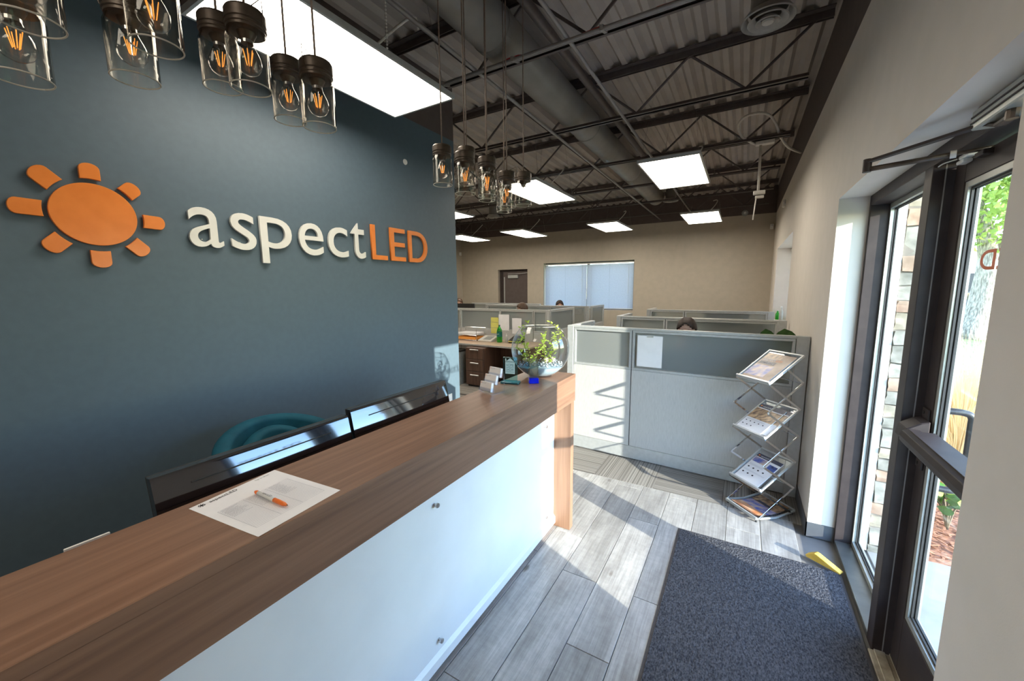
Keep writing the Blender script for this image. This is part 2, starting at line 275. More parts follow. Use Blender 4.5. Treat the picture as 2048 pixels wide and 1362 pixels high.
# ------------------------------------------------------------------ helpers
def wloc(o):
    v = Vector((0, 0, 0))
    while o is not None:
        v = v + o.location; o = o.parent
    return v
class MB:
    def __init__(s): s.bm = bmesh.new()
    def box(s, a, b, mtx=None):
        x0, y0, z0 = [min(a[i], b[i]) for i in range(3)]; x1, y1, z1 = [max(a[i], b[i]) for i in range(3)]
        pts = [(x0, y0, z0), (x1, y0, z0), (x1, y1, z0), (x0, y1, z0), (x0, y0, z1), (x1, y0, z1), (x1, y1, z1), (x0, y1, z1)]
        v = [s.bm.verts.new(mtx @ Vector(p) if mtx else p) for p in pts]
        for q in ((3, 2, 1, 0), (4, 5, 6, 7), (0, 1, 5, 4), (1, 2, 6, 5), (2, 3, 7, 6), (3, 0, 4, 7)):
            s.bm.faces.new([v[i] for i in q])
        return s
    def bar(s, p, q, wd, ht, up=(0, 0, 1)):
        p = Vector(p); q = Vector(q); d = (q - p); L = d.length; d.normalize()
        up = Vector(up)
        if abs(d.dot(up)) > 0.98: up = Vector((1, 0, 0))
        x = d.cross(up).normalized(); z = x.cross(d)
        m = Matrix(((x.x, d.x, z.x, p.x), (x.y, d.y, z.y, p.y), (x.z, d.z, z.z, p.z), (0, 0, 0, 1)))
        return s.box((-wd / 2, 0, -ht / 2), (wd / 2, L, ht / 2), m)
    def tube(s, pts, r, n=8, cap=True):
        pts = [Vector(p) for p in pts]; rings = []
        rr = r if isinstance(r, (list, tuple)) else [r] * len(pts)
        prev = None
        for i, p in enumerate(pts):
            d = (pts[min(i + 1, len(pts) - 1)] - pts[max(i - 1, 0)]).normalized()
            if prev is None:
                a = Vector((0, 0, 1)) if abs(d.z) < 0.9 else Vector((1, 0, 0))
                x = d.cross(a).normalized()
            else:
                x = (prev - d * prev.dot(d)).normalized()
            prev = x; y = d.cross(x)
            rings.append([s.bm.verts.new(p + (x * math.cos(2 * PI * k / n) + y * math.sin(2 * PI * k / n)) * rr[i]) for k in range(n)])
        for a, b in zip(rings, rings[1:]):
            for k in range(n): s.bm.faces.new((a[k], a[(k + 1) % n], b[(k + 1) % n], b[k]))
        if cap:
            s.bm.faces.new(rings[0][::-1]); s.bm.faces.new(rings[-1])
        return s
    def lathe(s, prof, c=(0, 0, 0), n=24, close=False, mtx=None):
        c = Vector(c); rings = []
        for r, z in prof:
            if r < 1e-6: 
                p = Vector((0, 0, z)); p = (mtx @ p if mtx else p) + c
                rings.append([s.bm.verts.new(p)])
            else:
                ring = []
                for k in range(n):
                    p = Vector((r * math.cos(2 * PI * k / n), r * math.sin(2 * PI * k / n), z))
                    p = (mtx @ p if mtx else p) + c
                    ring.append(s.bm.verts.new(p))
                rings.append(ring)
        pairs = list(zip(rings, rings[1:]))
        if close: pairs.append((rings[-1], rings[0]))
        for a, b in pairs:
            if len(a) == 1 and len(b) == 1: continue
            for k in range(n):
                k2 = (k + 1) % n
                if len(a) == 1: s.bm.faces.new((a[0], b[k2], b[k]))
                elif len(b) == 1: s.bm.faces.new((a[k], a[k2], b[0]))
                else: s.bm.faces.new((a[k], a[k2], b[k2], b[k]))
        return s
    def prism(s, poly, fn0, fn1):
        a = [s.bm.verts.new(fn0(*p)) for p in poly]; b = [s.bm.verts.new(fn1(*p)) for p in poly]
        n = len(poly)
        s.bm.faces.new(a[::-1]); s.bm.faces.new(b)
        for k in range(n): s.bm.faces.new((a[k], a[(k + 1) % n], b[(k + 1) % n], b[k]))
        return s
    def quad(s, *pts):
        s.bm.faces.new([s.bm.verts.new(p) for p in pts]); return s
    def ball(s, c, r, sub=1, sc=(1, 1, 1)):
        m = Matrix.Translation(Vector(c)) @ Matrix.Diagonal((r * sc[0], r * sc[1], r * sc[2], 1))
        bmesh.ops.create_icosphere(s.bm, subdivisions=sub, radius=1, matrix=m); return s
    def xf(s, m):
        bmesh.ops.transform(s.bm, matrix=m, verts=s.bm.verts); return s
    def build(s, name, material, parent=None, bevel=0.0, smooth=False, seg=1, kind=None, local=False, autos=None):
        bm = s.bm
        bmesh.ops.recalc_face_normals(bm, faces=bm.faces)
        if bevel:
            ed = [e for e in bm.edges if len(e.link_faces) == 2 and e.calc_face_angle(0) > 0.6]
            bmesh.ops.bevel(bm, geom=ed, offset=bevel, segments=seg, affect='EDGES', clamp_overlap=True)
        if parent is not None and not local:
            off = wloc(parent); bmesh.ops.translate(bm, vec=-off, verts=bm.verts)
        me = bpy.data.meshes.new(name); bm.to_mesh(me); bm.free()
        if smooth:
            for p in me.polygons: p.use_smooth = True
            if autos:
                try: me.set_sharp_from_angle(angle=autos)
                except Exception: pass
        if isinstance(material, (list, tuple)):
            for m_ in material: me.materials.append(m_)
        else: me.materials.append(material)
        o = bpy.data.objects.new(name, me); COL.objects.link(o)
        if parent is not None: o.parent = parent
        if kind: o['kind'] = kind
        return o
def box(name, a, b, m, parent=None, bevel=0.0, kind=None, seg=1):
    return MB().box(a, b).build(name, m, parent, bevel, kind=kind, seg=seg)
def tag(o, label, cat, group=None):
    o['label'] = label; o['category'] = cat
    if group: o['group'] = group
    return o
def thing(name, label, cat, loc=(0, 0, 0), group=None, rotz=0.0):
    o = bpy.data.objects.new(name, None); COL.objects.link(o); o.location = loc; o.rotation_euler = (0, 0, rotz)
    o.empty_display_size = 0.1
    return tag(o, label, cat, group)
def copy_tree(o, parent=None):
    c = o.copy(); COL.objects.link(c)
    if parent is not None: c.parent = parent
    for ch in list(o.children): copy_tree(ch, c)
    return c
def dup(o, loc, rotz=None, label=None, group=None):
    c = copy_tree(o); c.location = loc
    if rotz is not None: c.rotation_euler = (0, 0, rotz)
    if label: c['label'] = label
    if group: c['group'] = group
    return c
def struct(name, m, parent=None, *boxes, bevel=0.0):
    mb = MB()
    for a, b in boxes: mb.box(a, b)
    return mb.build(name, m, parent, bevel, kind='structure' if parent is None else None)
def eval_mesh(ob, name):
    COL.objects.link(ob)
    dg = bpy.context.evaluated_depsgraph_get(); dg.update()
    me = bpy.data.meshes.new_from_object(ob.evaluated_get(dg)); me.name = name
    d = ob.data; bpy.data.objects.remove(ob)
    return me
def text_mesh(txt, size, depth=0.0, space=1.0, bev=0.0):
    cu = bpy.data.curves.new('t', 'FONT'); cu.body = txt; cu.offset = 0.012 * size if size == 0.07 else 0.0; cu.size = size; cu.extrude = depth; cu.space_character = space
    cu.bevel_depth = bev; cu.resolution_u = 6
    return eval_mesh(bpy.data.objects.new('t', cu), 'lettering')
def text(name, txt, size, origin, xdir, ydir, m, parent, depth=0.0, center=False, fit=None, fith=None):
    """flat or raised lettering; xdir, ydir = writing and up directions in the world"""
    me = text_mesh(txt, size, depth)
    xs = [v.co.x for v in me.vertices]; ys = [v.co.y for v in me.vertices]
    x0, x1, y0, y1 = min(xs), max(xs), min(ys), max(ys)
    X = Vector(xdir).normalized(); Y = Vector(ydir).normalized(); N = X.cross(Y)
    off = wloc(parent) if parent is not None else Vector((0, 0, 0))
    sx = fit / (x1 - x0) if fit else 1.0
    sy = fith / (y1 - y0) if fith else (sx if fit else 1.0)
    cx = (x0 + x1) / 2 if center else x0
    for v in me.vertices:
        p = Vector(origin) + X * ((v.co.x - cx) * sx) + Y * (v.co.y * sy) + N * (v.co.z + depth)
        v.co = p - off
    me.materials.append(m)
    o = bpy.data.objects.new(name, me); COL.objects.link(o)
    if parent is not None: o.parent = parent
    return o

# ------------------------------------------------------------------ dimensions of the room
XW = 0.48            # inner face of the entrance wall
XL = -7.4            # far left wall
YF = 9.61            # far wall
YB = -2.3            # wall behind the camera
XT = -2.59           # teal wall
ZP = 3.18            # paint line
ZD = 3.67            # underside of the deck
YC = 3.34            # plank / carpet boundary

# ------------------------------------------------------------------ floor: slab, planks, carpet tiles
floor = struct('floor', SOD, None, ((XL - 0.2, YB - 0.2, -0.12), (XW + 0.32, YF + 0.2, -0.012)))
pm = {}
x0 = XW - 0.003
cols = []
xx = -1.066 + 0.2125 * 7
edges = [-1.066 + 0.2125 * k for k in range(-8, 8)]
for k in range(len(edges) - 1):
    a, b = edges[k], min(edges[k + 1], XW)
    off = [0.0, 1.178, 2.045, 1.588, 0.75, 2.4, 1.3, 0.5, 1.9, 0.9, 2.2, 1.45, 0.3, 2.05, 1.1, 0.6][(k + 2) % 16]
    if abs(a + 1.066) < 0.01: off = 1.178
    if abs(a + 0.8535) < 0.01: off = 2.045
    if abs(a + 0.641) < 0.01: off = 1.588
    ys = [YB]; y = off - 1.22 * 5
    while y < YC:
        if y > YB + 0.05 and y < YC - 0.05: ys.append(y)
        y += 1.22
    ys.append(YC)
    for ya, yb in zip(ys, ys[1:]):
        cx, cy = (a + b) / 2, (ya + yb) / 2
        o = MB().box((a + 0.0017, ya + 0.0017, -0.012), (b - 0.0017, yb - 0.0017, 0.0)).xf(Matrix.Translation((-cx, -cy, 0))).build('floor_plank', PLANK, None, 0.0012)
        o.location = (cx, cy, 0); o.parent = floor
T = 0.525
tile = None
i = 0
xe = XW
nx = int((XW - XL) / T) + 1; ny = int((YF - YC) / T) + 1
for ix in range(nx):
    for iy in range(ny):
        xc = -0.568 - T / 2 + T * 2 - ix * T; yc = YC + T / 2 + iy * T
        if xc - T / 2 < XL or yc + T / 2 > YF + 0.3 or xc + T / 2 > XW + 0.3: continue
        if tile is None:
            tile = MB().box((-T / 2 + 0.0008, -T / 2 + 0.0008, -0.012), (T / 2 - 0.0008, T / 2 - 0.0008, 0.002)).build('carpet_tile', CARPET)
            o = tile
        else:
            o = tile.copy(); COL.objects.link(o)
        o.location = (xc, yc, 0); o.rotation_euler = (0, 0, PI / 2 if (ix + iy) % 2 else 0); o.parent = floor

# ------------------------------------------------------------------ walls
XO = XW + 0.32
OY0, OY1, OZ = 1.295, 3.20, 2.255      # entrance opening
WY0, WY1, WZ0, WZ1 = 5.9, 8.45, 1.13, 2.38   # far right window
wall_right = struct('wall_right', WARMGREY, None,
    ((XW, YB - 0.2, 0), (XO, OY0, ZP)), ((XW, OY0, OZ), (XO, OY1, ZP)), ((XW, OY1, 0), (XO, WY0, ZP)),
    ((XW, WY0, 0), (XO, WY1, WZ0)), ((XW, WY0, WZ1), (XO, WY1, ZP)), ((XW, WY1, 0), (XO, YF + 0.2, ZP)))
box('upper_band', (XW, YB - 0.2, ZP), (XO, YF + 0.2, ZD + 0.06), DARKPAINT, wall_right)
DX0, DX1, DZ = -6.02, -5.15, 2.246
FX0, FX1, FZ0, FZ1 = -4.66, -2.27, 1.17, 2.375
wall_far = struct('wall_far', BEIGE, None,
    ((XL - 0.2, YF, 0), (DX0 - 0.09, YF + 0.25, ZP)), ((DX0 - 0.09, YF, DZ), (DX1, YF + 0.25, ZP)), ((DX1, YF, 0), (FX0, YF + 0.25, ZP)),
    ((FX0, YF, 0), (FX1, YF + 0.25, FZ0)), ((FX0, YF, FZ1), (FX1, YF + 0.25, ZP)), ((FX1, YF, 0), (XW, YF + 0.25, ZP)))
box('upper_band', (XL - 0.2, YF, ZP), (XW, YF + 0.25, ZD + 0.06), DARKPAINT, wall_far)
wall_left = struct('wall_left', BEIGE, None, ((XL - 0.2, 3.2, 0), (XL, YF, ZP)))
box('upper_band', (XL - 0.2, 3.2, ZP), (XL, YF, ZD + 0.06), DARKPAINT, wall_left)
wall_teal = struct('wall_middle', TEAL, None, ((XT - 0.16, YB, 0), (XT, 3.27, ZP)))
box('upper_band', (XT - 0.16, YB, ZP), (XT, 3.27, ZD + 0.06), DARKPAINT, wall_teal)
wall_rear = struct('wall_rear', WARMGREY, None, ((XT - 0.16, YB - 0.2, 0), (XW, YB, ZD)))
wall_inner = struct('wall_inner', BEIGE, None, ((XL, 3.0, 0), (XT - 0.16, 3.2, ZD)))
# baseboards
struct('baseboard_right', BASE, None, ((XW - 0.007, OY1 - 0.007, 0), (XW, YF, 0.102)), ((XW - 0.007, OY1 - 0.007, 0), (0.628, OY1, 0.102)), ((XW - 0.007, YB, 0), (XW, OY0, 0.102)))
struct('baseboard_middle', BASE, None, ((XT, YB, 0), (XT + 0.007, 3.277, 0.102)), ((XT - 0.16, 3.27, 0), (XT + 0.007, 3.277, 0.102)))
struct('baseboard_far', BASE, None, ((XL, YF - 0.007, 0), (DX0 - 0.09, YF, 0.102)), ((DX1, YF - 0.007, 0), (XW, YF, 0.102)))

# ceiling: ribbed steel deck (ribs run along y, 0.154 m apart)
mb = MB()
prof = []
P0 = -1.173 - 0.154 * 42
k = 0
x = P0
while x < XW + 0.3:
    prof += [(x - 0.052, ZD + 0.038), (x - 0.022, ZD), (x + 0.022, ZD), (x + 0.052, ZD + 0.038)]
    x += 0.154
for y0, y1 in ((YB, YF),):
    A = [mb.bm.verts.new((px, y0, pz)) for px, pz in prof]; B = [mb.bm.verts.new((px, y1, pz)) for px, pz in prof]
    for k in range(len(prof) - 1): mb.bm.faces.new((A[k], A[k + 1], B[k + 1], B[k]))
ceiling = mb.build('ceiling', DECK, None, kind='structure')
box('roof_slab', (XL - 0.3, YB - 0.3, ZD + 0.045), (XO, YF + 0.3, ZD + 0.2), DARKPAINT, ceiling)

# ------------------------------------------------------------------ roof joists (run along x)
def joist(yc, xa, xb, label):
    zt, zb = 3.645, 3.265
    t = thing('roof_joist', label, 'joist', (xa, yc, zb), 'bar joists under the roof deck')
    for nm, z0 in (('top_chord', zt - 0.055), ('bottom_chord', zb - 0.02)):
        m = MB()
        for s in (-1, 1):
            if nm == 'top_chord':
                m.box((xa, yc + s * 0.012, z0 + 0.07), (xb, yc + s * 0.062, z0 + 0.078)); m.box((xa, yc + s * 0.012, z0 + 0.02), (xb, yc + s * 0.018, z0 + 0.07))
            else:
                e = xb - 0.12
                m.box((xa, yc + s * 0.01, z0), (e, yc + s * 0.036, z0 + 0.006)); m.box((xa, yc + s * 0.01, z0), (e, yc + s * 0.015, z0 + 0.03))
        m.build(nm, STEEL, t)
    x = xb - 0.1; step = 0.42; up = True
    first = True
    L = math.hypot(step, zt - zb)
    rod_up = rod_dn = None
    while x - step > xa:
        a = (x, yc, zt - 0.02 if up else zb); b = (x - step, yc, zb if up else zt - 0.02)
        MB().tube([a, b], 0.0105, 6).build('web', STEEL, t)
        x -= step; up = not up
    return t
J = [(-1.33, 'behind the reception jar lights'), (-0.05, 'over the near end of the reception counter'), (1.23, 'over the near jar lights'), (2.515, 'carrying red wire and twin conduits, over the far jar lights'), (3.79, 'just past the round air diffuser'), (5.07, 'over the near edge of the two middle ceiling lights'),
     (6.35, 'beyond the two middle ceiling lights'), (7.63, 'over the far row of ceiling lights'), (8.91, 'nearest the far wall')]
for yc, where in J:
    joist(yc, XT + 0.01 if yc < 3.25 else XL + 0.01, 0.44, 'black steel bar joist ' + where)
# bridging rods along y
for x, lb in ((-1.02, 'long thin bridging pipe crossing under the joists right of the duct'), (-1.71, 'long thin bridging pipe crossing under the joists left of the duct')):
    t = MB().tube([(x, YB + 0.02, 3.235), (x, YF - 0.02, 3.235)], 0.013, 8).build('bridging_pipe', PIPE, None, smooth=True)
    tag(t, lb, 'pipe')
# twin conduits under joist at y 2.515 and red wire
t = thing('conduit_run', 'pair of grey conduits strapped along a joist in front of the jar lights', 'conduit', (-2.4, 2.5, 3.2))
for dy, dz in ((-0.05, 0.0), (-0.085, -0.012)):
    MB().tube([(XT + 0.02, 2.5 + dy, 3.225 + dz), (0.44, 2.5 + dy, 3.225 + dz)], 0.0105, 8).build('conduit', PIPE, t, smooth=True)
for x in (-2.0, -1.4, -0.8, -0.2):
    MB().bar((x, 2.4, 3.212), (x, 2.49, 3.24), 0.02, 0.028).build('strap', PIPE, t)
mb = MB()
pts = [(-1.62 + 0.08 * k, 2.465 + 0.012 * math.sin(k * 1.7), 3.245 + 0.012 * math.sin(k * 0.9)) for k in range(22)]
tag(mb.tube(pts, 0.005, 6).build('red_cable', REDW, None, smooth=True), 'red wire lying along the joist by the twin conduits', 'cable')

# round spiral duct along y
xd, zd, rd = -1.565, 3.45, 0.15
t = thing('air_duct', 'long round dark painted air duct running through the joists to the far wall', 'duct', (xd, YB, zd))
ysd = [YB + 0.02, -0.4, 1.0, 2.42, 4.3, 6.2, 8.2]
for a, b in zip(ysd, ysd[1:]):
    MB().lathe([(rd, 0), (rd, b - a)], (xd, a, zd), 32, mtx=Matrix.Rotation(-PI / 2, 4, 'X')).build('duct_section', DUCT, t, smooth=True)
for a in ysd[1:-1]:
    MB().lathe([(rd, 0), (rd + 0.006, 0.006), (rd + 0.006, 0.05), (rd, 0.056)], (xd, a - 0.028, zd), 32, mtx=Matrix.Rotation(-PI / 2, 4, 'X')).build('duct_coupling', DUCT, t)
MB().lathe([(rd, 0), (rd * 0.9, 0.02), (0, 0.02)], (xd, 8.2, zd), 32, mtx=Matrix.Rotation(-PI / 2, 4, 'X')).build('end_cap', DUCT, t)
# square edged return box along the duct (thin band right of it)
t = MB().tube([(-1.285, YB + 0.02, 3.50), (-1.285, 5.9, 3.50)], 0.034, 10).build('sprinkler_main', STEEL, None, smooth=True)
tag(t, 'slimmer dark round pipe running beside the big air duct', 'pipe')

def round_diffuser(c, s, label):
    t = thing('air_diffuser', label, 'diffuser', c, 'round ceiling diffusers')
    x, y, z = c
    MB().lathe([(0.10 * s, ZD + 0.03 - z), (0.10 * s, 0.05), (0.105 * s, 0.04)], c, 28).build('neck', DUCT, t, smooth=True)
    for r0, r1, z0, z1, nm in ((0.118, 0.150, 0.03, -0.012, 'outer_cone'), (0.075, 0.112, 0.012, -0.02, 'middle_cone'), (0.045, 0.068, -0.002, -0.026, 'inner_cone')):
        MB().lathe([(r0 * s, z0), (r1 * s, z1), (r1 * s - 0.004, z1 - 0.006), (r0 * s - 0.006, z0 - 0.004)], c, 32, close=True).build(nm, CONE, t, smooth=True, autos=0.6)
    MB().lathe([(0.0, -0.03), (0.03 * s, -0.03), (0.036 * s, -0.022), (0.03 * s, -0.008), (0, -0.008)], c, 24).build('centre_disc', CONE, t, smooth=True, autos=0.6)
    return t
round_diffuser((0.03, 2.97, 3.30), 0.95, 'large round cone air diffuser hanging near the entrance wall')
round_diffuser((-1.27, 8.05, 3.33), 0.9, 'small round air diffuser at the far end of the duct')
round_diffuser((-4.55, 7.0, 3.2), 0.9, 'small round air diffuser left of the hanging jars, far off')

# ------------------------------------------------------------------ LED panels
def led(cx, cy, wx, wy, label, proto=[None]):
    z = 2.93
    t = thing('ceiling_light', label, 'ceiling light', (cx, cy, z), 'flat LED ceiling panels')
    fr = MB()
    a, b = wx / 2, wy / 2; e = 0.014; h = 0.03
    fr.box((cx - a, cy - b, z), (cx + a, cy - b + e, z + h)); fr.box((cx - a, cy + b - e, z), (cx + a, cy + b, z + h))
    fr.box((cx - a, cy - b + e, z), (cx - a + e, cy + b - e, z + h)); fr.box((cx + a - e, cy - b + e, z), (cx + a, cy + b - e, z + h))
    fr.build('frame', ALU, t)
    box('diffuser', (cx - a + e, cy - b + e, z + 0.004), (cx + a - e, cy + b - e, z + 0.012), LEDW, t)
    box('back_plate', (cx - a + e, cy - b + e, z + 0.014), (cx + a - e, cy + b - e, z + h - 0.002), WHITEP, t)
    box('driver_box', (cx - 0.06, cy - 0.15, z + h - 0.002), (cx + 0.06, cy + 0.15, z + h + 0.045), GREYP, t)
    for sx in (-1, 1):
        for sy in (-1, 1):
            MB().tube([(cx + sx * (a - 0.02), cy + sy * (b - 0.08), z + h), (cx + sx * (a - 0.12), cy + sy * (b - 0.16), ZD)], 0.0016, 5).build('hanger_wire', CHROME, t)
    p = [(cx + 0.05, cy + 0.1, z + h + 0.04)]
    for k in range(1, 9):
        u = k / 8; p.append((cx + 0.05 + 0.16 * math.sin(u * 2.6), cy + 0.1 + 0.35 * u, z + h + 0.04 + 0.30 * math.sin(u * PI * 0.55)))
    MB().tube(p, 0.0075, 6).build('flex_whip', FLEX, t, smooth=True)
    return t
led(-1.945, 1.52, 0.54, 1.24, 'large glowing LED panel right above the reception sign wall')
led(-0.695, 4.72, 0.57, 1.21, 'glowing LED panel in the middle of the ceiling, right of the duct')
led(-2.36, 4.70, 0.57, 1.22, 'glowing LED panel just behind the far jar lights, left of the duct')
led(-0.705, 7.90, 0.59, 1.20, 'glowing LED panel by the far wall, rightmost of the far row')
led(-2.39, 8.05, 0.60, 1.24, 'glowing LED panel above the far blinds, second from right of the far row')
led(-4.33, 7.95, 0.58, 1.22, 'glowing LED panel above the far door, between the other far ones')
led(-5.90, 7.90, 0.58, 1.20, 'glowing LED panel half hidden by the teal wall, lower of the two')
led(-4.30, 5.00, 0.58, 1.20, 'glowing LED panel half hidden by the teal wall, upper of the two')
led(-5.9, 4.9, 0.58, 1.20, 'glowing LED panel over the far left desks behind the teal wall')
led(-0.695, -1.0, 0.57, 1.21, 'added LED fill panel, out of view behind the viewer at the entrance end')  # unseen panel added as fill light for this end
# pull chain by the big panel
MB_ = MB()
for k in range(40): MB_.ball((-1.675, 1.585, 2.965 + 0.0165 * k), 0.0065, 1)
tag(MB_.build('bead_chain', FLEX, None, smooth=True), 'pale beaded chain hanging beside the large LED panel', 'chain')

# white drop pole, junction box and looped flexible conduit near the entrance wall
t = thing('power_drop', 'pale conduit pole hanging from the joists, box on top', 'conduit', (0.068, 5.10, 3.25))
box('junction_box', (0.02, 5.06, 3.20), (0.19, 5.13, 3.235), FLEX, t, 0.004)
MB().tube([(0.068, 5.10, 3.2), (0.075, 5.10, 2.74)], 0.013, 8).build('pole', FLEX, t, smooth=True)
box('lower_bracket', (0.03, 5.07, 2.70), (0.14, 5.13, 2.735), FLEX, t, 0.004)
box('lower_plate', (0.05, 5.08, 2.66), (0.13, 5.12, 2.685), FLEX, t, 0.004)
MB().tube([(0.06, 5.10, 2.66), (0.045, 5.10, 2.44)], 0.007, 6).build('tail_wire', FLEX, t, smooth=True)
p = []
cx_, cy_, cz_ = -0.01, 4.95, 3.40
ctrl = [(0.02, 5.09, 3.215), (-0.032, 5.08, 3.246), (-0.115, 5.05, 3.312), (-0.147, 4.98, 3.406), (-0.083, 4.95, 3.466), (0.039, 4.95, 3.473), (0.128, 5.0, 3.447), (0.192, 5.05, 3.36), (0.244, 5.15, 3.26), (0.33, 5.3, 3.189), (0.462, 5.62, 3.205)]
def crom(c, n=8):
    c = [Vector(q) for q in c]; o = []
    for i in range(len(c) - 1):
        a = c[max(i - 1, 0)]; b = c[i]; d = c[i + 1]; e = c[min(i + 2, len(c) - 1)]
        for k in range(n):
            u = k / n
            o.append(0.5 * ((2 * b) + (d - a) * u + (2 * a - 5 * b + 4 * d - e) * u * u + (3 * b - a - 3 * d + e) * u ** 3))
    o.append(c[-1]); return o
MB().tube(crom(ctrl), 0.013, 8).build('flexible_loop', FLEX, t, smooth=True)

# little wall sensors
for c, s, lb in (((XW - 0.02, 7.48, 2.98), (0.02, 0.035, 0.055), 'small white alarm sensor on the entrance wall above the far window'),
                 ((0.42, YF - 0.03, 2.91), (0.03, 0.03, 0.05), 'small white alarm sensor in the far right corner'),
                 ((XL + 0.03, 9.5, 2.75), (0.03, 0.03, 0.05), 'small white alarm sensor in the far left corner')):
    t = thing('motion_sensor', lb, 'sensor', c)
    box('housing', [c[i] - s[i] for i in range(3)], [c[i] + s[i] for i in range(3)], WHITEP, t, 0.008)
    MB().ball((c[0], c[1] - s[1] * 0.9, c[2] + 0.005), 0.018, 2).build('lens', PAPER, t, smooth=True)
t = thing('strobe_alarm', 'small round pale alarm on the dark band of the far wall', 'alarm', (-0.063, YF, 3.222))
MB().lathe([(0, 0), (0.06, 0), (0.055, 0.03), (0.03, 0.035), (0, 0.035)], (-0.063, YF, 3.222), 20, mtx=Matrix.Rotation(PI / 2, 4, 'X')).build('bell', GREYP, t)
MB().lathe([(0, 0), (0.025, 0), (0.02, 0.012), (0, 0.012)], (-0.063, YF - 0.034, 3.222), 16, mtx=Matrix.Rotation(PI / 2, 4, 'X')).build('lens', WHITEP, t)
t = MB().lathe([(0, 0), (0.024, 0), (0.022, 0.006), (0, 0.007)], (XT, 2.596, 2.811), 20, mtx=Matrix.Rotation(PI / 2, 4, 'Y')).build('wall_disc', WHITEP, None, smooth=True, autos=0.6)
tag(t, 'small round white cap high on the teal wall', 'wall cap')
t = thing('power_outlet', 'white power outlet low at the far end of the teal wall', 'outlet', (XT, 3.10, 0.565))
box('cover_plate', (XT, 3.065, 0.505), (XT + 0.006, 3.135, 0.625), WHITEP, t, 0.002)
for dz in (-0.025, 0.025): box('socket', (XT + 0.006, 3.085, 0.565 + dz - 0.014), (XT + 0.009, 3.115, 0.565 + dz + 0.014), PAPER, t, 0.002)

# ------------------------------------------------------------------ entrance: frame, sidelight, door
XFI, XFO = 0.628, 0.766
tr1 = bpy.data.objects.new('trim_1', None); COL.objects.link(tr1); tr1['kind'] = 'structure'; tr1['label'] = 'dark bronze storefront frame around the entrance door and sidelight'
box('far_jamb', (XFI, 3.168, 0), (XFO, 3.20, OZ), BRONZE, tr1, 0.002)
box('near_jamb', (XFI, 1.295, 0), (XFO, 1.325, OZ), BRONZE, tr1, 0.002)
box('mullion', (XFI, 2.273, 0), (XFO, 2.355, OZ - 0.06), BRONZE, tr1, 0.002)
box('head', (XFI, 1.325, 2.195), (XFO, 3.168, OZ), BRONZE, tr1, 0.002)
box('sidelight_sill', (XFI, 2.355, 0), (XFO, 3.168, 0.032), BRONZE_L, tr1, 0.002)
box('mullion_groove', (0.664, 2.2715, 0), (0.668, 2.2735, 2.195), PIPE, tr1)
t = box('threshold', (0.615, 1.325, 0), (XFO, 2.273, 0.012), THRESH, tr1, 0.003)
MB().box((0.635, 1.325, 0.012), (0.675, 2.273, 0.018)).box((0.69, 1.325, 0.012), (0.76, 2.273, 0.02)).build('threshold_ridge', THRESH, tr1, 0.002)
win1 = bpy.data.objects.new('window_1', None); COL.objects.link(win1); win1['kind'] = 'structure'; win1['label'] = 'tall glass sidelight beside the entrance door'
m = MB()
for xx0, xx1 in ((0.715, 0.732), (0.748, 0.760)):
    m.box((xx0, 3.150, 0.032), (xx1, 3.168, 2.195)); m.box((xx0, 2.355, 0.032), (xx1, 2.385, 2.195))
    m.box((xx0, 2.385, 0.032), (xx1, 3.150, 0.06)); m.box((xx0, 2.385, 2.167), (xx1, 3.150, 2.195))
m.build('glazing_bead', BEAD, win1)
m = MB()
for xx0, xx1 in ((0.732, 0.738), (0.743, 0.748)):
    m.box((xx0, 3.145, 0.06), (xx1, 3.168, 2.167)); m.box((xx0, 2.355, 0.06), (xx1, 2.393, 2.167)); m.box((xx0, 2.393, 0.032), (xx1, 3.145, 0.068)); m.box((xx0, 2.393, 2.159), (xx1, 3.145, 2.195))
m.build('gasket', RUBBER, win1)
box('pane', (0.738, 2.36, 0.035), (0.743, 3.165, 2.19), DOORGLASS, win1)
# the door leaf
door = bpy.data.objects.new('door_1', None); COL.objects.link(door); door['kind'] = 'structure'; door['label'] = 'bronze framed glass entrance door with a push bar'
XD0, XD1 = 0.69, 0.735
DY0, DY1 = 1.332, 2.262
for y0, y1, nm in ((2.175, DY1, 'lock_stile'), (DY0, 1.415, 'hinge_stile')):
    box(nm, (XD0, y0, 0.02), (XD1, y1, 2.18), BRONZE, door, 0.002)
box('top_rail', (XD0, 1.415, 2.10), (XD1, 2.175, 2.18), BRONZE, door, 0.002)
box('bottom_rail', (XD0, 1.415, 0.02), (XD1, 2.175, 0.285), BRONZE, door, 0.002)
m = MB(); 
for xx0, xx1 in ((0.694, 0.702), (0.722, 0.731)):
    m.box((xx0, 2.150, 0.285), (xx1, 2.175, 2.10)); m.box((xx0, 1.415, 0.285), (xx1, 1.44, 2.10)); m.box((xx0, 1.44, 0.285), (xx1, 2.15, 0.31)); m.box((xx0, 1.44, 2.078), (xx1, 2.15, 2.10))
m.build('glazing_bead', BEAD, door)
m = MB()
for xx0, xx1 in ((0.702, 0.709), (0.714, 0.722)):
    m.box((xx0, 2.143, 0.31), (xx1, 2.175, 2.078)); m.box((xx0, 1.415, 0.31), (xx1, 1.447, 2.078)); m.box((xx0, 1.447, 0.285), (xx1, 2.143, 0.318)); m.box((xx0, 1.447, 2.07), (xx1, 2.143, 2.10))
m.build('gasket', RUBBER, door)
pane = box('pane', (0.7095, 1.42, 0.29), (0.7135, 2.17, 2.095), DOORGLASS, door)
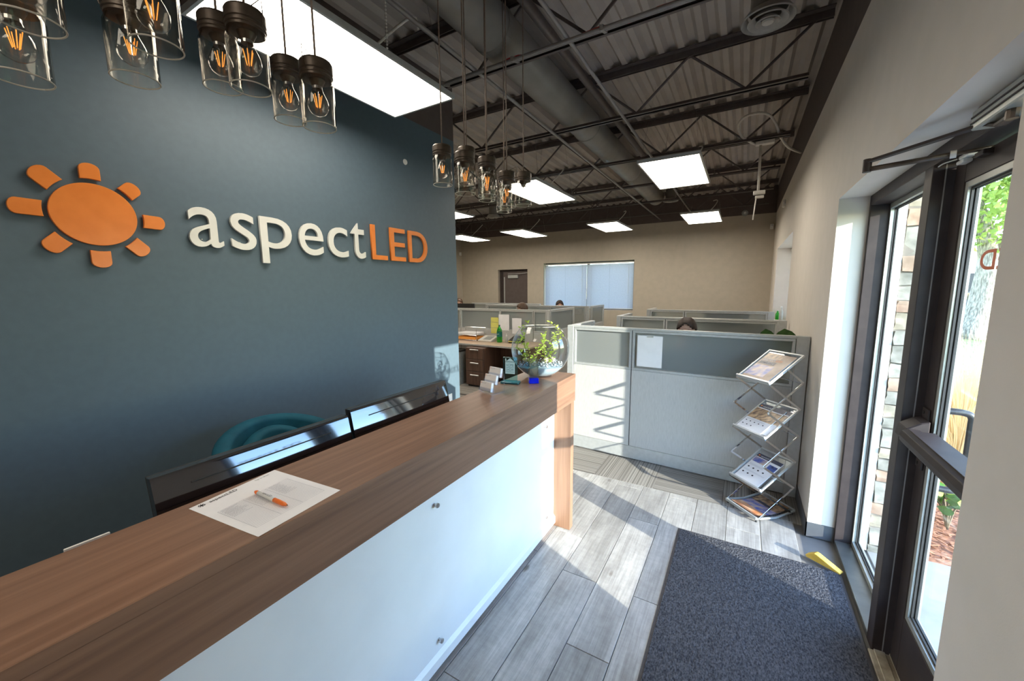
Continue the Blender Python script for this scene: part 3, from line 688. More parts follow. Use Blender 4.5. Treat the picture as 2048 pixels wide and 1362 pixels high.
# vinyl lettering on the outside of the pane, reads from outside
tl = text('pane_lettering', 'LED', 0.07, (0.7145, 1.795, 1.772), (0, 1, 0), (0, 0, 1), VINYLR, door, fit=0.25, fith=0.068)
tl2 = text('pane_lettering', 'aspect', 0.07, (0.7145, 1.475, 1.772), (0, 1, 0), (0, 0, 1), SIGNWHITE, door, fit=0.30)
# push bar
bar = MB()
zc = 1.105
prof = [(0.690, 1.075), (0.690, 1.138), (0.620, 1.138), (0.600, 1.130), (0.592, 1.110), (0.594, 1.088), (0.604, 1.075)]
prof = [(0.655, 1.078), (0.655, 1.136), (0.618, 1.138), (0.600, 1.130), (0.592, 1.110), (0.594, 1.090), (0.604, 1.077)]
bar.prism(prof, lambda a, b: (a, 1.36, b), lambda a, b: (a, 2.145, b))
pb = bar.build('push_bar', BRONZE, door, 0.002)
box('bar_top_plate', (0.615, 1.36, 1.137), (0.688, 2.11, 1.141), BRONZE, pb, 0.001)
for yb in (2.215, 1.375):
    m = MB().box((0.682, yb - 0.03, 0.955), (0.690, yb + 0.03, 1.215))
    m.build('bracket_plate', BRONZE, door, 0.002)
m = MB(); m.prism([(0.682, 1.085), (0.682, 1.175), (0.655, 1.165), (0.612, 1.135), (0.604, 1.085)], lambda a, b: (a, 2.147, b), lambda a, b: (a, 2.245, b)); m.build('end_cap', BRONZE, door, 0.004)
for z in (0.975, 1.195): MB().lathe([(0, 0), (0.007, 0), (0.006, 0.004), (0, 0.004)], (0.682, 2.225, z), 10, mtx=Matrix.Rotation(-PI / 2, 4, 'Y')).build('screw', RUBBER, door)
# outside pull handle
MB().tube(crom([(0.735, 2.205, 1.215), (0.785, 2.205, 1.215), (0.812, 2.205, 1.20), (0.815, 2.205, 1.15), (0.815, 2.205, 0.95), (0.812, 2.205, 0.90), (0.785, 2.205, 0.885), (0.735, 2.205, 0.885)], 5), 0.013, 10).build('pull_handle', BLACKP, door, smooth=True)
# door closer on the head
cl = thing('door_closer', 'door closer with silver cover and two long arms at the top of the entrance door', 'door closer', (0.60, 1.55, 2.21))
m = MB(); m.box((0.575, 1.38, 2.19), (0.628, 1.825, 2.247)); m.build('body', BEAD, cl, 0.004)
MB().box((0.572, 1.385, 2.207), (0.576, 1.82, 2.211)).box((0.572, 1.385, 2.224), (0.576, 1.82, 2.228)).build('cover_groove', BRONZE, cl)
MB().tube([(0.60, 1.66, 2.19), (0.60, 1.66, 2.165)], 0.014, 10).build('spindle', BRASSDARK, cl)
arm = MB()
pts = [(0.60, 1.66, 2.172), (0.575, 1.74, 2.175), (0.555, 1.80, 2.205), (0.395, 2.125, 2.213)]
pts = [(0.60, 1.66, 2.172), (0.607, 1.74, 2.176), (0.598, 1.795, 2.198), (0.395, 2.125, 2.208)]
for a, b in zip(pts, pts[1:]): arm.bar(a, b, 0.026, 0.010)
arm.build('main_arm', BRONZE, cl, 0.0015)
MB().tube([(0.397, 2.122, 2.178), (0.615, 2.055, 2.180)], 0.0095, 10).build('forearm_sleeve', BRASSDARK, cl, smooth=True)
MB().tube([(0.60, 2.059, 2.180), (0.712, 2.02, 2.181)], 0.0065, 10).build('forearm_rod', BRASSDARK, cl, smooth=True)
MB().tube([(0.607, 2.0575, 2.180), (0.622, 2.053, 2.180)], 0.0135, 10).build('collar', FLEX, cl)
MB().tube([(0.396, 2.124, 2.217), (0.396, 2.124, 2.168)], 0.014, 12).build('elbow', BRONZE, cl)
box('door_shoe', (0.665, 1.99, 2.155), (0.735, 2.05, 2.172), BRONZE, cl, 0.002)
ct = thing('door_contact', 'small white alarm contact with wire above the door latch', 'sensor', (0.67, 2.13, 2.18))
box('magnet', (0.662, 2.13, 2.165), (0.69, 2.18, 2.178), WHITEP, ct, 0.003)
box('switch', (0.662, 2.10, 2.18), (0.69, 2.165, 2.194), WHITEP, ct, 0.003)
MB().tube(crom([(0.66, 2.17, 2.186), (0.645, 2.24, 2.19), (0.64, 2.32, 2.185), (0.632, 2.37, 2.20)], 5), 0.0025, 6).build('wire', WHITEP, ct)

# wooden wedge and door mat
wd = thing('door_wedge', 'yellow wooden door wedge on the mat corner by the sidelight', 'door wedge', (0.53, 2.89, 0.008))
a = Vector((0.612, 2.832, 0.008)); b = Vector((0.455, 2.935, 0.008)); d = (b - a).normalized(); n = Vector((-d.y, d.x, 0)) * 0.02
m = MB(); L = (b - a).length
prof = [(0, 0), (L * 0.96, 0), (L, 0.012), (L * 0.9, 0.028), (L * 0.74, 0.05), (L * 0.66, 0.048), (0.0, 0.008)]
m.prism(prof, lambda s, z: a + d * s + Vector((0, 0, z)) - n, lambda s, z: a + d * s + Vector((0, 0, z)) + n)
m.build('wedge_body', YELLOW, wd, 0.002)
for k in range(3):
    s0 = L * (0.72 + 0.06 * k); q = a + d * s0 - n * 1.02
    MB().bar(q + Vector((0, 0, 0.006)), q + Vector((0, 0, 0.028)), 0.004, 0.001).build('grip_groove', BRASSDARK, wd)
mt = thing('door_mat', 'charcoal ribbed entrance mat with rubber edge on the plank floor', 'mat', (0.16, 2.1, 0))
box('rubber_backing', (-0.298, 1.31, 0.0), (0.611, 2.845, 0.004), MATEDGE, mt, 0.001)
m = MB(); N1, N2 = 190, 325
vv = [[m.bm.verts.new((-0.283 + 0.879 * i / N1, 1.325 + 1.505 * j / N2, 0.009 + random.uniform(-0.0024, 0.0024))) for j in range(N2 + 1)] for i in range(N1 + 1)]
for i in range(N1):
    for j in range(N2): m.bm.faces.new((vv[i][j], vv[i + 1][j], vv[i + 1][j + 1], vv[i][j + 1]))
m.build('carpet_pile', MATT, mt, smooth=True)

# ------------------------------------------------------------------ far door and windows
d2 = bpy.data.objects.new('door_2', None); COL.objects.link(d2); d2['kind'] = 'structure'; d2['label'] = 'dark brown door with closer in the far wall'
struct('door_frame', BRONZE, d2, ((DX0 - 0.09, YF + 0.10, 0), (DX0 + 0.02, YF + 0.16, DZ)), ((DX1 - 0.02, YF + 0.10, 0), (DX1, YF + 0.16, DZ)), ((DX0 + 0.02, YF + 0.10, DZ - 0.06), (DX1 - 0.02, YF + 0.16, DZ)))
struct('door_leaf', DARKPAINT, d2, ((DX0 + 0.02, YF + 0.11, 0.01), (DX1 - 0.02, YF + 0.15, DZ - 0.06)))
box('edge_strip', (DX0 + 0.045, YF + 0.10, 0.05), (DX0 + 0.075, YF + 0.112, DZ - 0.2), ALU, d2)
box('closer_body', (DX0 + 0.2, YF + 0.06, DZ - 0.24), (DX0 + 0.52, YF + 0.11, DZ - 0.15), ALU, d2, 0.006)
MB().bar((DX0 + 0.2, YF + 0.07, DZ - 0.12), (DX0 + 0.62, YF + 0.03, DZ - 0.115), 0.02, 0.012).bar((DX0 + 0.62, YF + 0.03, DZ - 0.115), (DX1 - 0.05, YF + 0.09, DZ - 0.10), 0.015, 0.01).build('closer_arm', ALU, d2)
box('lever_handle', (DX1 - 0.14, YF + 0.05, 1.0), (DX1 - 0.06, YF + 0.11, 1.03), NICKEL, d2, 0.004)
def window(name, label, axis, c0, c1, z0, z1, depth):
    w_ = bpy.data.objects.new(name, None); COL.objects.link(w_); w_['kind'] = 'structure'; w_['label'] = label
    def B(nm, u0, u1, d0, d1, za, zb, m_):
        if axis == 'y': return box(nm, (u0, depth + d0, za), (u1, depth + d1, zb), m_, w_)
        return box(nm, (depth + d0, u0, za), (depth + d1, u1, zb), m_, w_)
    e = 0.045; mid = (c0 + c1) / 2
    B('window_frame', c0, c0 + e, 0, 0.07, z0, z1, BRONZE); B('window_frame', c1 - e, c1, 0, 0.07, z0, z1, BRONZE)
    B('window_frame', c0 + e, c1 - e, 0, 0.07, z1 - e, z1, BRONZE); B('window_frame', c0 + e, c1 - e, 0, 0.07, z0, z0 + e, BRONZE)
    B('window_mullion', mid - 0.03, mid + 0.03, 0, 0.07, z0 + e, z1 - e, BRONZE)
    B('pane', c0 + e, mid - 0.03, 0.03, 0.036, z0 + e, z1 - e, DOORGLASS); B('pane', mid + 0.03, c1 - e, 0.03, 0.036, z0 + e, z1 - e, DOORGLASS)
    return w_
window('window_2', 'wide two pane window behind blinds in the far wall', 'y', FX0, FX1, FZ0, FZ1, YF + 0.15)
window('window_3', 'two pane window in the entrance wall by the far desks', 'x', WY0, WY1, WZ0, WZ1, XW + 0.25)
for (a, b), lb in zip(((FX0 + 0.02, (FX0 + FX1) / 2 - 0.003), ((FX0 + FX1) / 2 + 0.003, FX1 - 0.02)), ('left white slatted blind in the far window', 'right white slatted blind in the far window')):
    t = thing('window_blind', lb, 'blind', (a, YF + 0.08, FZ1), 'blinds in the far window')
    box('head_rail', (a, YF + 0.06, FZ1 - 0.06), (b, YF + 0.10, FZ1 - 0.03), WHITEP, t, 0.003)
    m = MB(); z = FZ0 + 0.05
    while z < FZ1 - 0.07:
        m.bar((a + 0.003, YF + 0.08, z), (b - 0.003, YF + 0.08, z), 0.0018, 0.024, up=(0, -0.45, 0.9)); z += 0.0215
    m.build('slats', BLIND, t, kind='stuff')
    box('bottom_rail', (a, YF + 0.068, FZ0 + 0.02), (b, YF + 0.092, FZ0 + 0.036), WHITEP, t, 0.003)
    for u in (0.1, 0.5, 0.9):
        x = a + (b - a) * u; MB().tube([(x, YF + 0.066, FZ0 + 0.03), (x, YF + 0.066, FZ1 - 0.05)], 0.0015, 5).build('ladder_cord', GREYP, t)
    MB().tube([(b - 0.12, YF + 0.055, FZ1 - 0.06), (b - 0.12, YF + 0.05, FZ1 - 0.8)], 0.004, 6).build('tilt_wand', WHITEP, t)

# ------------------------------------------------------------------ wall sign
sg = thing('wall_sign', 'raised lettering with an orange sun emblem on the teal wall', 'sign', (XT, 0.625, 2.067))
SX = XT + 0.006
def plate(poly, nm, m, depth=0.016):
    mb = MB(); mb.prism(poly, lambda y, z: (SX, y, z), lambda y, z: (SX + depth, y, z)); return mb.build(nm, m, sg, 0.0015)
cy, cz = 0.625, 2.067
plate([(cy + 0.143 * math.cos(2 * PI * k / 64), cz + 0.137 * math.sin(2 * PI * k / 64)) for k in range(64)], 'sun_disc', SIGNORANGE)
rays = [(90, 0.157, 0.225, 0.034), (45, 0.160, 0.222, 0.034), (-2, 0.168, 0.250, 0.032), (-45, 0.160, 0.235, 0.033), (-90, 0.163, 0.238, 0.034), (-134, 0.160, 0.235, 0.034), (-181, 0.160, 0.252, 0.033), (136, 0.160, 0.240, 0.036)]
for ang, r0, r1, hw in rays:
    th = math.radians(ang); pl = []
    for k in range(7):
        a = -hw + 2 * hw * k / 6; pl.append((r0 + 0.010 * (abs(a / hw) ** 2) * -0.0 + (math.sqrt(max(r0 * r0 - a * a, 0)) - r0), a))
    rc = r1 - hw * 0.72
    for k in range(11):
        f = PI / 2 - PI * k / 10
        pl.append((rc + 0.72 * hw * math.cos(f), hw * math.sin(f)))
    plate([(cy + r * math.cos(th) - a * math.sin(th), cz + r * math.sin(th) + a * math.cos(th)) for r, a in pl], 'sun_ray', SIGNORANGE)
LT = [('a', 0.974, 1.134, SIGNWHITE), ('s', 1.175, 1.310, SIGNWHITE), ('p', 1.337, 1.531, SIGNWHITE), ('e', 1.580, 1.756, SIGNWHITE), ('c', 1.794, 1.957, SIGNWHITE), ('t', 1.988, 2.113, SIGNWHITE), ('L', 2.176, 2.334, SIGNORANGE), ('E', 2.370, 2.539, SIGNORANGE), ('D', 2.580, 2.816, SIGNORANGE)]
for ch, y0, y1, m_ in LT:
    o = text('letter', ch, 0.372, (SX, y0, 1.962), (0, 1, 0), (0, 0, 1), m_, sg, depth=0.008, fit=y1 - y0)
    # keep a shared x-height / cap height
    zs = [v.co.z for v in o.data.vertices]; z0, z1 = min(zs), max(zs)
    tgt = {'a': (1.958, 2.170), 's': (1.958, 2.170), 'p': (1.888, 2.170), 'e': (1.956, 2.170), 'c': (1.956, 2.170), 't': (1.957, 2.222), 'L': (1.960, 2.232), 'E': (1.960, 2.232), 'D': (1.960, 2.232)}[ch]
    for v in o.data.vertices: v.co.z = (tgt[0] + (v.co.z - z0) / (z1 - z0) * (tgt[1] - tgt[0])) - cz if True else 0
for _, y0, y1, _m in LT:
    MB().tube([(XT, (y0 + y1) / 2 - 0.02, 2.0), (SX, (y0 + y1) / 2 - 0.02, 2.0)], 0.004, 6).build('stud', CHROME, sg)

# ------------------------------------------------------------------ reception desk
ZT = 1.135
XF_, XB_ = -0.960, -1.292
YD0, YD1 = -2.1, 2.488
dk = thing('reception_desk', 'long walnut reception desk with a white front panel', 'desk', (-1.12, 0.2, 0))
box('counter_top', (XB_, YD0, ZT - 0.03), (XF_ - 0.0012, YD1, ZT), WALNUT, dk, 0.0015)
box('front_fascia', (XF_ - 0.028, YD0, 0.945), (XF_, YD1, ZT - 0.0305), WALNUT, dk, 0.0015)
box('edge_band', (XF_ - 0.001, YD0, ZT - 0.0302), (XF_ + 0.0005, YD1, ZT - 0.0006), WALNUT, dk)
box('front_panel', (-1.103, YD0, 0.092), (-1.090, 2.427, 0.97), WHITE, dk, 0.001)
m = MB(); m.prism([(-1.103, 0.03), (-1.076, 0.03), (-1.076, 0.075), (-1.090, 0.092), (-1.103, 0.092)], lambda x, z: (x, YD0, z), lambda x, z: (x, 2.427, z)); m.build('base_ledge', WHITE, dk)
box('toe_kick', (-1.14, YD0, 0.0), (-1.095, 2.427, 0.03), WALNUT, dk)
box('back_board', (-1.290, YD0, 0.0), (-1.272, 2.427, ZT - 0.03), WALNUT_V, dk)
box('core', (-1.27, YD0, 0.03), (-1.105, 2.425, 0.94), DRAWERW, dk)
box('end_panel', (-1.290, 2.428, 0.004), (-0.966, 2.484, ZT - 0.031), WALNUT_V, dk, 0.001)
box('work_surface', (-1.62, YD0, 0.715), (-1.292, 2.30, 0.745), WALNUT, dk, 0.002)
for y in (YD0 + 0.05, 0.1, 2.2): box('support_panel', (-1.6, y, 0.0), (-1.295, y + 0.03, 0.715), WALNUT_V, dk)
for y, z in ((1.182, 0.80), (1.180, 0.150), (2.266, 0.805), (2.270, 0.155), (0.09, 0.80), (0.09, 0.15), (-1.0, 0.8), (-1.0, 0.15)):
    MB().lathe([(0.006, 0), (0.006, 0.012), (0.0105, 0.012), (0.0105, 0.02), (0.009, 0.022), (0, 0.022)], (-1.090, y, z), 16, mtx=Matrix.Rotation(PI / 2, 4, 'Y')).build('standoff_knob', NICKEL, dk, smooth=True, autos=0.5)

# monitors seen from the back
def monitor(yc, wd, xb, zb, zt, label, screen=None):
    t = thing('desk_monitor', label, 'monitor', (xb - 0.06, yc, 0.745))
    tl = 0.0
    m = MB(); prof = [(0, zb), (0.004, zb + 0.02), (0.006, (zb + zt) / 2), (0.004, zt - 0.012), (0, zt), (-0.026, zt), (-0.026, zb)]
    N = 14; rings = []
    for i in range(N + 1):
        u = i / N; y = yc - wd / 2 + wd * u; bul = 0.004 * (1 - (2 * u - 1) ** 2)
        rings.append([m.bm.verts.new((xb + x * (1 + 0) + (bul if x > -0.01 else 0) * math.sin(PI * (z - zb) / (zt - zb)) - (0.0), y, z)) for x, z in prof])
    n = len(prof)
    for A, B in zip(rings, rings[1:]):
        for k in range(n): m.bm.faces.new((A[k], A[(k + 1) % n], B[(k + 1) % n], B[k]))
    m.bm.faces.new(rings[0]); m.bm.faces.new(rings[-1][::-1])
    TL = Matrix(((1, 0, -0.2, 0.2 * zt), (0, 1, 0, 0), (0, 0, 1, 0), (0, 0, 0, 1)))
    m.xf(TL).build('back_shell', GLOSSBLACK, t, smooth=True, autos=0.5)
    MB().box((xb - 0.034, yc - wd / 2, zb), (xb - 0.026, yc + wd / 2, zt)).xf(TL).build('bezel', BLACKP, t, 0.002)
    MB().box((xb - 0.036, yc - wd / 2 + 0.012, zb + 0.02), (xb - 0.034, yc + wd / 2 - 0.012, zt - 0.012)).xf(TL).build('screen', GLOSSBLACK, t)
    p = [(xb + 0.0065 + 0.004 * (1 - (2 * u - 1) ** 2) * math.sin(PI * (zt - 0.045 - zb) / (zt - zb)), yc - wd / 2 + wd * u, zt - 0.045) for u in [0.14 + 0.72 * k / 16 for k in range(17)]]
    MB().tube(p, 0.0022, 6).xf(TL).build('vent_slot', RUBBER, t)
    MB().box((xb - 0.046, yc - 0.04, 0.76), (xb - 0.03, yc + 0.04, zb + 0.12)).xf(TL).build('neck', BLACKP, t, 0.003)
    MB().lathe([(0, 0), (0.11, 0), (0.10, 0.014), (0, 0.018)], (xb - 0.03, yc, 0.745), 24).build('base', BLACKP, t)
    return t
monitor(0.716, 0.662, -1.452, 0.80, 1.178, 'nearer black gloss monitor back rising behind the reception counter')
monitor(1.383, 0.640, -1.455, 0.80, 1.196, 'farther black gloss monitor back rising behind the reception counter')
t = thing('desk_printer', 'white printer whose top just shows behind the near part of the counter', 'printer', (-1.52, 0.25, 0.745))
box('printer_body', (-1.60, 0.06, 0.745), (-1.43, 0.36, 0.93), WHITEP, t, 0.01)
box('paper_tray', (-1.507, 0.214, 0.925), (-1.500, 0.302, 1.046), PAPER, t, 0.001)

# teal armchair behind the desk
ch = thing('armchair', 'teal velvet armchair with a curved back behind the black monitors', 'armchair', (-2.00, 1.07, 0))
def shell(r0, r1, za_fn, zb_fn, a0, a1, c, N=28, name='backrest', lean=0.0):
    m = MB(); rings = []
    for i in range(N + 1):
        u = i / N; a = math.radians(a0 + (a1 - a0) * u); zt = zb_fn(u); z0 = za_fn(u)
        th = (r1 - r0); ring = []
        for k in range(12):
            f = 2 * PI * k / 12
            ring.append(None)
        pr = [(r0, z0), (r1, z0)] + [((r0 + r1) / 2 + th / 2 * math.cos(f), zt - th * 0.35 + th * 0.35 * math.sin(f)) for f in [PI * j / 8 for j in range(9)]]
        ring = [m.bm.verts.new((c[0] + (r + lean * (z - z0)) * math.cos(a), c[1] + (r + lean * (z - z0)) * math.sin(a), z)) for r, z in pr]
        rings.append(ring)
    n = len(rings[0])
    for A, B in zip(rings, rings[1:]):
        for k in range(n): m.bm.faces.new((A[k], A[(k + 1) % n], B[(k + 1) % n], B[k]))
    m.bm.faces.new(rings[0]); m.bm.faces.new(rings[-1][::-1])
    return m.build(name, VELVET, ch, smooth=True, autos=0.9)
ac = (-2.00, 1.11)
shell(0.265, 0.345, lambda u: 0.30, lambda u: 0.80 + 0.215 * math.sin(PI * min(1, max(0, u))) ** 0.7, 78, 292, ac)
shell(0.19, 0.263, lambda u: 0.45, lambda u: 0.78 + 0.19 * math.sin(PI * u) ** 0.8, 110, 250, ac, name='back_cushion')
for a in (125, 238):
    th = math.radians(a); p = []
    for k in range(12):
        f = -0.3 + PI * k / 11 * 1.15; p.append((ac[0] + (0.285 + 0.046 * math.cos(f)) * math.cos(th), ac[1] + (0.285 + 0.046 * math.cos(f)) * math.sin(th), 0.965 + 0.046 * math.sin(f)))
MB().lathe([(0, 0.30), (0.28, 0.30), (0.30, 0.33), (0.30, 0.43), (0.27, 0.47), (0, 0.48)], (ac[0], ac[1], 0), 32).build('seat', VELVET, ch, smooth=True, autos=0.8)
for sx in (-0.17, 0.17):
    for sy in (-0.17, 0.17):
        MB().tube([(ac[0] + sx, ac[1] + sy, 0.30), (ac[0] + sx * 1.2, ac[1] + sy * 1.2, 0.0)], [0.02, 0.012], 10).build('leg', DRAWERW, ch)

# sign-in sheet and pen
ps = thing('sign_in_sheet', 'white sign-in sheet with ruled table lying on the walnut counter', 'paper', (-1.12, 0.54, ZT))
c00, c01, c11, c10 = Vector((-1.257, 0.404, ZT)), Vector((-1.290, 0.648, ZT)), Vector((-0.985, 0.672, ZT)), Vector((-0.962, 0.433, ZT))
def pp(u, v, h=0.0):
    q = c00.lerp(c01, u).lerp(c10.lerp(c11, u), v)
    return q + Vector((0, 0, 0.0006 + h + 0.004 * max(0, v - 0.75) ** 2 * 4 * (1 - u)))
m = MB(); N = 10
gv = [[m.bm.verts.new(pp(i / N, j / N)) for j in range(N + 1)] for i in range(N + 1)]
for i in range(N):
    for j in range(N): m.bm.faces.new((gv[i][j], gv[i + 1][j], gv[i + 1][j + 1], gv[i][j + 1]))
m.build('sheet', PAPER, ps, smooth=True)
def strip(mb, a, b, wv):  # thin printed line between two sheet coordinates
    p, q = pp(*a, 0.0006), pp(*b, 0.0006); d = (q - p).normalized(); n = Vector((-d.y, d.x, 0)) * wv
    mb.quad(p - n, q - n, q + n, p + n)
m = MB()
for k in range(24): strip(m, (0.09, 0.31 + 0.024 * k), (0.91, 0.31 + 0.024 * k), 0.0004)
for u in (0.09, 0.36, 0.62, 0.91): strip(m, (u, 0.31), (u, 0.31 + 0.024 * 23), 0.0004)
m.build('ruled_table', INKF, ps)
m = MB(); rr = random.Random(3)
for k in range(11):
    for a, b in ((0.11, 0.34), (0.38, 0.6), (0.65, 0.88)):
        if k > 8 and rr.random() < 0.5: continue
        x = a
        while x < a + (b - a) * rr.uniform(0.5, 1):
            strip(m, (x, 0.325 + 0.024 * k + rr.uniform(-.004, .004)), (x + 0.012, 0.325 + 0.024 * k + rr.uniform(-.006, .006)), 0.0006); x += 0.014
m.build('handwriting', INKF, ps, kind='stuff')
ux = (c01 - c00).normalized(); vx = (c10 - c00).normalized()
text('letterhead', 'aspectLED', 0.02, pp(0.17, 0.075, 0.0008), ux, -vx, INK, ps, fit=0.075)
text('letterhead', 'Sign In Sheet', 0.012, pp(0.70, 0.06, 0.0008), ux, -vx, INK, ps, fit=0.045)
m = MB(); q = pp(0.095, 0.055, 0.0008)
m.lathe([(0, 0), (0.0042, 0)], q, 14)
for k in range(8):
    a = k * PI / 4; m.bar(q + Vector((math.cos(a) * 0.0052, math.sin(a) * 0.0052, 0)), q + Vector((math.cos(a) * 0.0085, math.sin(a) * 0.0085, 0)), 0.0025, 0.0002)
m.build('printed_sun', INK, ps)
pn = thing('ballpoint_pen', 'white and orange ballpoint pen on the sign-in sheet', 'pen', (-1.1, 0.54, ZT + 0.006))
pa, pb_ = Vector((-1.182, 0.536, ZT + 0.0075)), Vector((-1.026, 0.541, ZT + 0.0068)); d = pb_ - pa
MB().tube([pa, pa + d * 0.04, pa + d * 0.10], [0.0035, 0.0052, 0.0055], 12).build('clicker', ORANGE, pn, smooth=True)
MB().tube([pa + d * 0.10, pa + d * 0.6], [0.0056, 0.0058], 12).build('barrel', WHITEP, pn, smooth=True)
MB().tube([pa + d * 0.6, pa + d * 0.72, pa + d * 0.88, pa + d * 0.97], [0.0062, 0.0064, 0.0055, 0.0025], 12).build('grip', ORANGE, pn, smooth=True)
MB().tube([pa + d * 0.97, pa + d], [0.002, 0.0006], 8).build('tip', CHROME, pn)
text('print', 'aspectLED', 0.006, pa + d * 0.25 + Vector((0, -0.002, 0.0062)), d, Vector((-d.y, d.x, 0)), INK, pn, fit=0.04)

# business card holder
hx = thing('card_holder', 'clear acrylic three tier business card holder full of white cards', 'card holder', (-1.19, 1.83, ZT))
th = math.radians(-14)
M = Matrix.Translation((-1.205, 1.81, ZT)) @ Matrix.Rotation(th, 4, 'Z')
def hb(nm, a, b, m_, rotx=0.0, piv=(0, 0, 0), bev=0.0008):
    mb = MB(); mm = M @ Matrix.Translation(piv) @ Matrix.Rotation(rotx, 4, 'X')
    mb.box(a, b, mm); return mb.build(nm, m_, hx, bev)
for k in range(3):
    y = -0.04 + 0.036 * k; z = 0.012 + 0.036 * k
    piv = (0, y, z)
    hb('tier_front', (-0.05, -0.014, 0.0), (0.05, -0.012, 0.020), ACRYL, -0.22, piv)
    hb('tier_back', (-0.05, 0.008, -0.0), (0.05, 0.010, 0.042), ACRYL, -0.22, piv)
    hb('tier_floor', (-0.05, -0.014, -0.002), (0.05, 0.010, 0.0), ACRYL, -0.22, piv)
    hb('tier_side', (-0.052, -0.014, -0.002), (-0.05, 0.010, 0.024), ACRYL, -0.22, piv); hb('tier_side', (0.05, -0.014, -0.002), (0.052, 0.010, 0.024), ACRYL, -0.22, piv)
    hb('card_stack', (-0.046, -0.0105, 0.001), (0.046, 0.0065, 0.052), PAPER, -0.22, piv)
    mm = M @ Matrix.Translation(piv) @ Matrix.Rotation(-0.22, 4, 'X')
    X = (mm.to_3x3() @ Vector((1, 0, 0))); Y = (mm.to_3x3() @ Vector((0, 0, 1)))
    text('card_print', 'aspectLED', 0.006, mm @ Vector((-0.032, -0.0109, 0.042)), X, Y, INKF, hx, fit=0.032)
    MB().lathe([(0, 0), (0.003, 0), (0.003, 0.0003), (0, 0.0003)], (0, 0, 0), 10, mtx=mm @ Matrix.Translation((-0.037, -0.0109, 0.0445)) @ Matrix.Rotation(PI / 2, 4, 'X')).build('card_emblem', SIGNORANGE, hx)
for sx in (-0.051, 0.051):
    hb('side_leg', (sx - 0.001, 0.05, 0.0), (sx + 0.001, 0.055, 0.10), ACRYL); hb('side_foot', (sx - 0.001, -0.05, 0.0), (sx + 0.001, 0.05, 0.004), ACRYL)

# glass award with a printed house
aw = thing('glass_award', 'teal edged glass plaque with a small house printed on it beside the card holder', 'award', (-1.215, 2.04, ZT))
M = Matrix.Translation((-1.212, 2.035, ZT)) @ Matrix.Rotation(math.radians(12), 4, 'Z')
def ab(nm, a, b, m_, bev=0.001): return MB().box(a, b, M).build(nm, m_, aw, bev)
ab('award_base', (-0.058, -0.028, 0), (0.058, 0.028, 0.014), TEALG); 
ab('base_core', (-0.056, -0.026, 0.002), (0.056, 0.026, 0.012), mat('teal_base', (0.06, 0.17, 0.21), None, 20, 0.2))
ab('glass_plate', (-0.044, -0.008, 0.014), (0.044, 0.008, 0.165), TEALG)
ab('printed_panel', (-0.030, -0.0095, 0.062), (0.032, -0.0088, 0.135), AWARDPRINT, 0)
m = MB(); m.prism([(-0.022, 0.137), (0.026, 0.137), (0.026, 0.142), (0.002, 0.160), (-0.022, 0.142)], lambda x, z: M @ Vector((x, -0.0095, z)), lambda x, z: M @ Vector((x, -0.0088, z))); m.prism([(-0.030, 0.137), (-0.023, 0.137), (-0.023, 0.157), (-0.030, 0.157)], lambda x, z: M @ Vector((x, -0.0095, z)), lambda x, z: M @ Vector((x, -0.0088, z))); m.build('printed_roof', AWARDPRINT, aw)
X = M.to_3x3() @ Vector((1, 0, 0)); Zv = Vector((0, 0, 1))
for s_, z in (('HOME', 0.108), ('SHOW', 0.080)):
    text('award_text', s_, 0.02, M @ Vector((0.001, -0.0098, z)), X, Zv, AWARDINK, aw, center=True, fit=0.05, fith=0.017)
for z in (0.1375, 0.1015, 0.073): ab('award_rule', (-0.026, -0.0099, z), (0.028, -0.0096, z + 0.002), AWARDINK, 0)

# crystal block award with a cobalt foot
cb_ = thing('crystal_award', 'clear crystal pillar with a cobalt blue foot before the fish bowl', 'award', (-1.09, 2.11, ZT))
M = Matrix.Translation((-1.092, 2.112, ZT)) @ Matrix.Rotation(math.radians(38), 4, 'Z')
m = MB(); prof = [(-0.030, -0.024), (0.030, -0.024), (0.030, 0.024), (-0.030, 0.024)]
m.prism(prof, lambda x, y: M @ Vector((x, y, 0.001)), lambda x, y: M @ Vector((x * 0.96, y * 0.96, 0.034))); m.build('blue_foot', BLUEG, cb_, 0.0015)
m = MB(); m.prism([(x * 0.96, y * 0.96) for x, y in prof], lambda x, y: M @ Vector((x, y, 0.034)), lambda x, y: M @ Vector((x * 0.9, y * 0.9, 0.152))); m.build('crystal_pillar', glass('crystal', (0.86, 0.90, 0.80), 0.14, 0.7, 2.0, edge=(0.3, 0.42, 0.36)), cb_, 0.0015)

# fish bowl terrarium
fb = thing('fish_bowl', 'large flattened glass fish bowl planted with leafy twigs, on the counter end', 'fish bowl', (-1.138, 2.30, ZT))
bc = Vector((-1.138, 2.30, ZT + 0.185)); R_ = 0.192
nv = Vector((0.44, -0.90, 0)); ang = math.atan2(nv.y, nv.x)
BM_ = Matrix.Translation(bc) @ Matrix.Rotation(ang, 4, 'Z') @ Matrix.Diagonal((0.72, 1.0, 1.0, 1))   # local x = thin axis
def bowlprof(r, z0, z1, n=22):
    o = []
    for k in range(n + 1):
        z = z0 + (z1 - z0) * k / n; o.append((math.sqrt(max(r * r - z * z, 0)), z))
    return o
m = MB(); m.lathe(bowlprof(R_, -0.178, 0.152), (0, 0, 0), 48, mtx=BM_); m.build('glass_bowl', BOWLG, fb, smooth=True)
m = MB(); rt = math.sqrt(R_ ** 2 - 0.152 ** 2); m.tube([BM_ @ Vector((rt * math.cos(2 * PI * k / 40), rt * math.sin(2 * PI * k / 40), 0.152)) for k in range(41)], 0.0022, 6); m.build('bowl_rim', RIMGLINT, fb, smooth=True)  # mouth ring in whitish glint colour, so its bright edge is painted
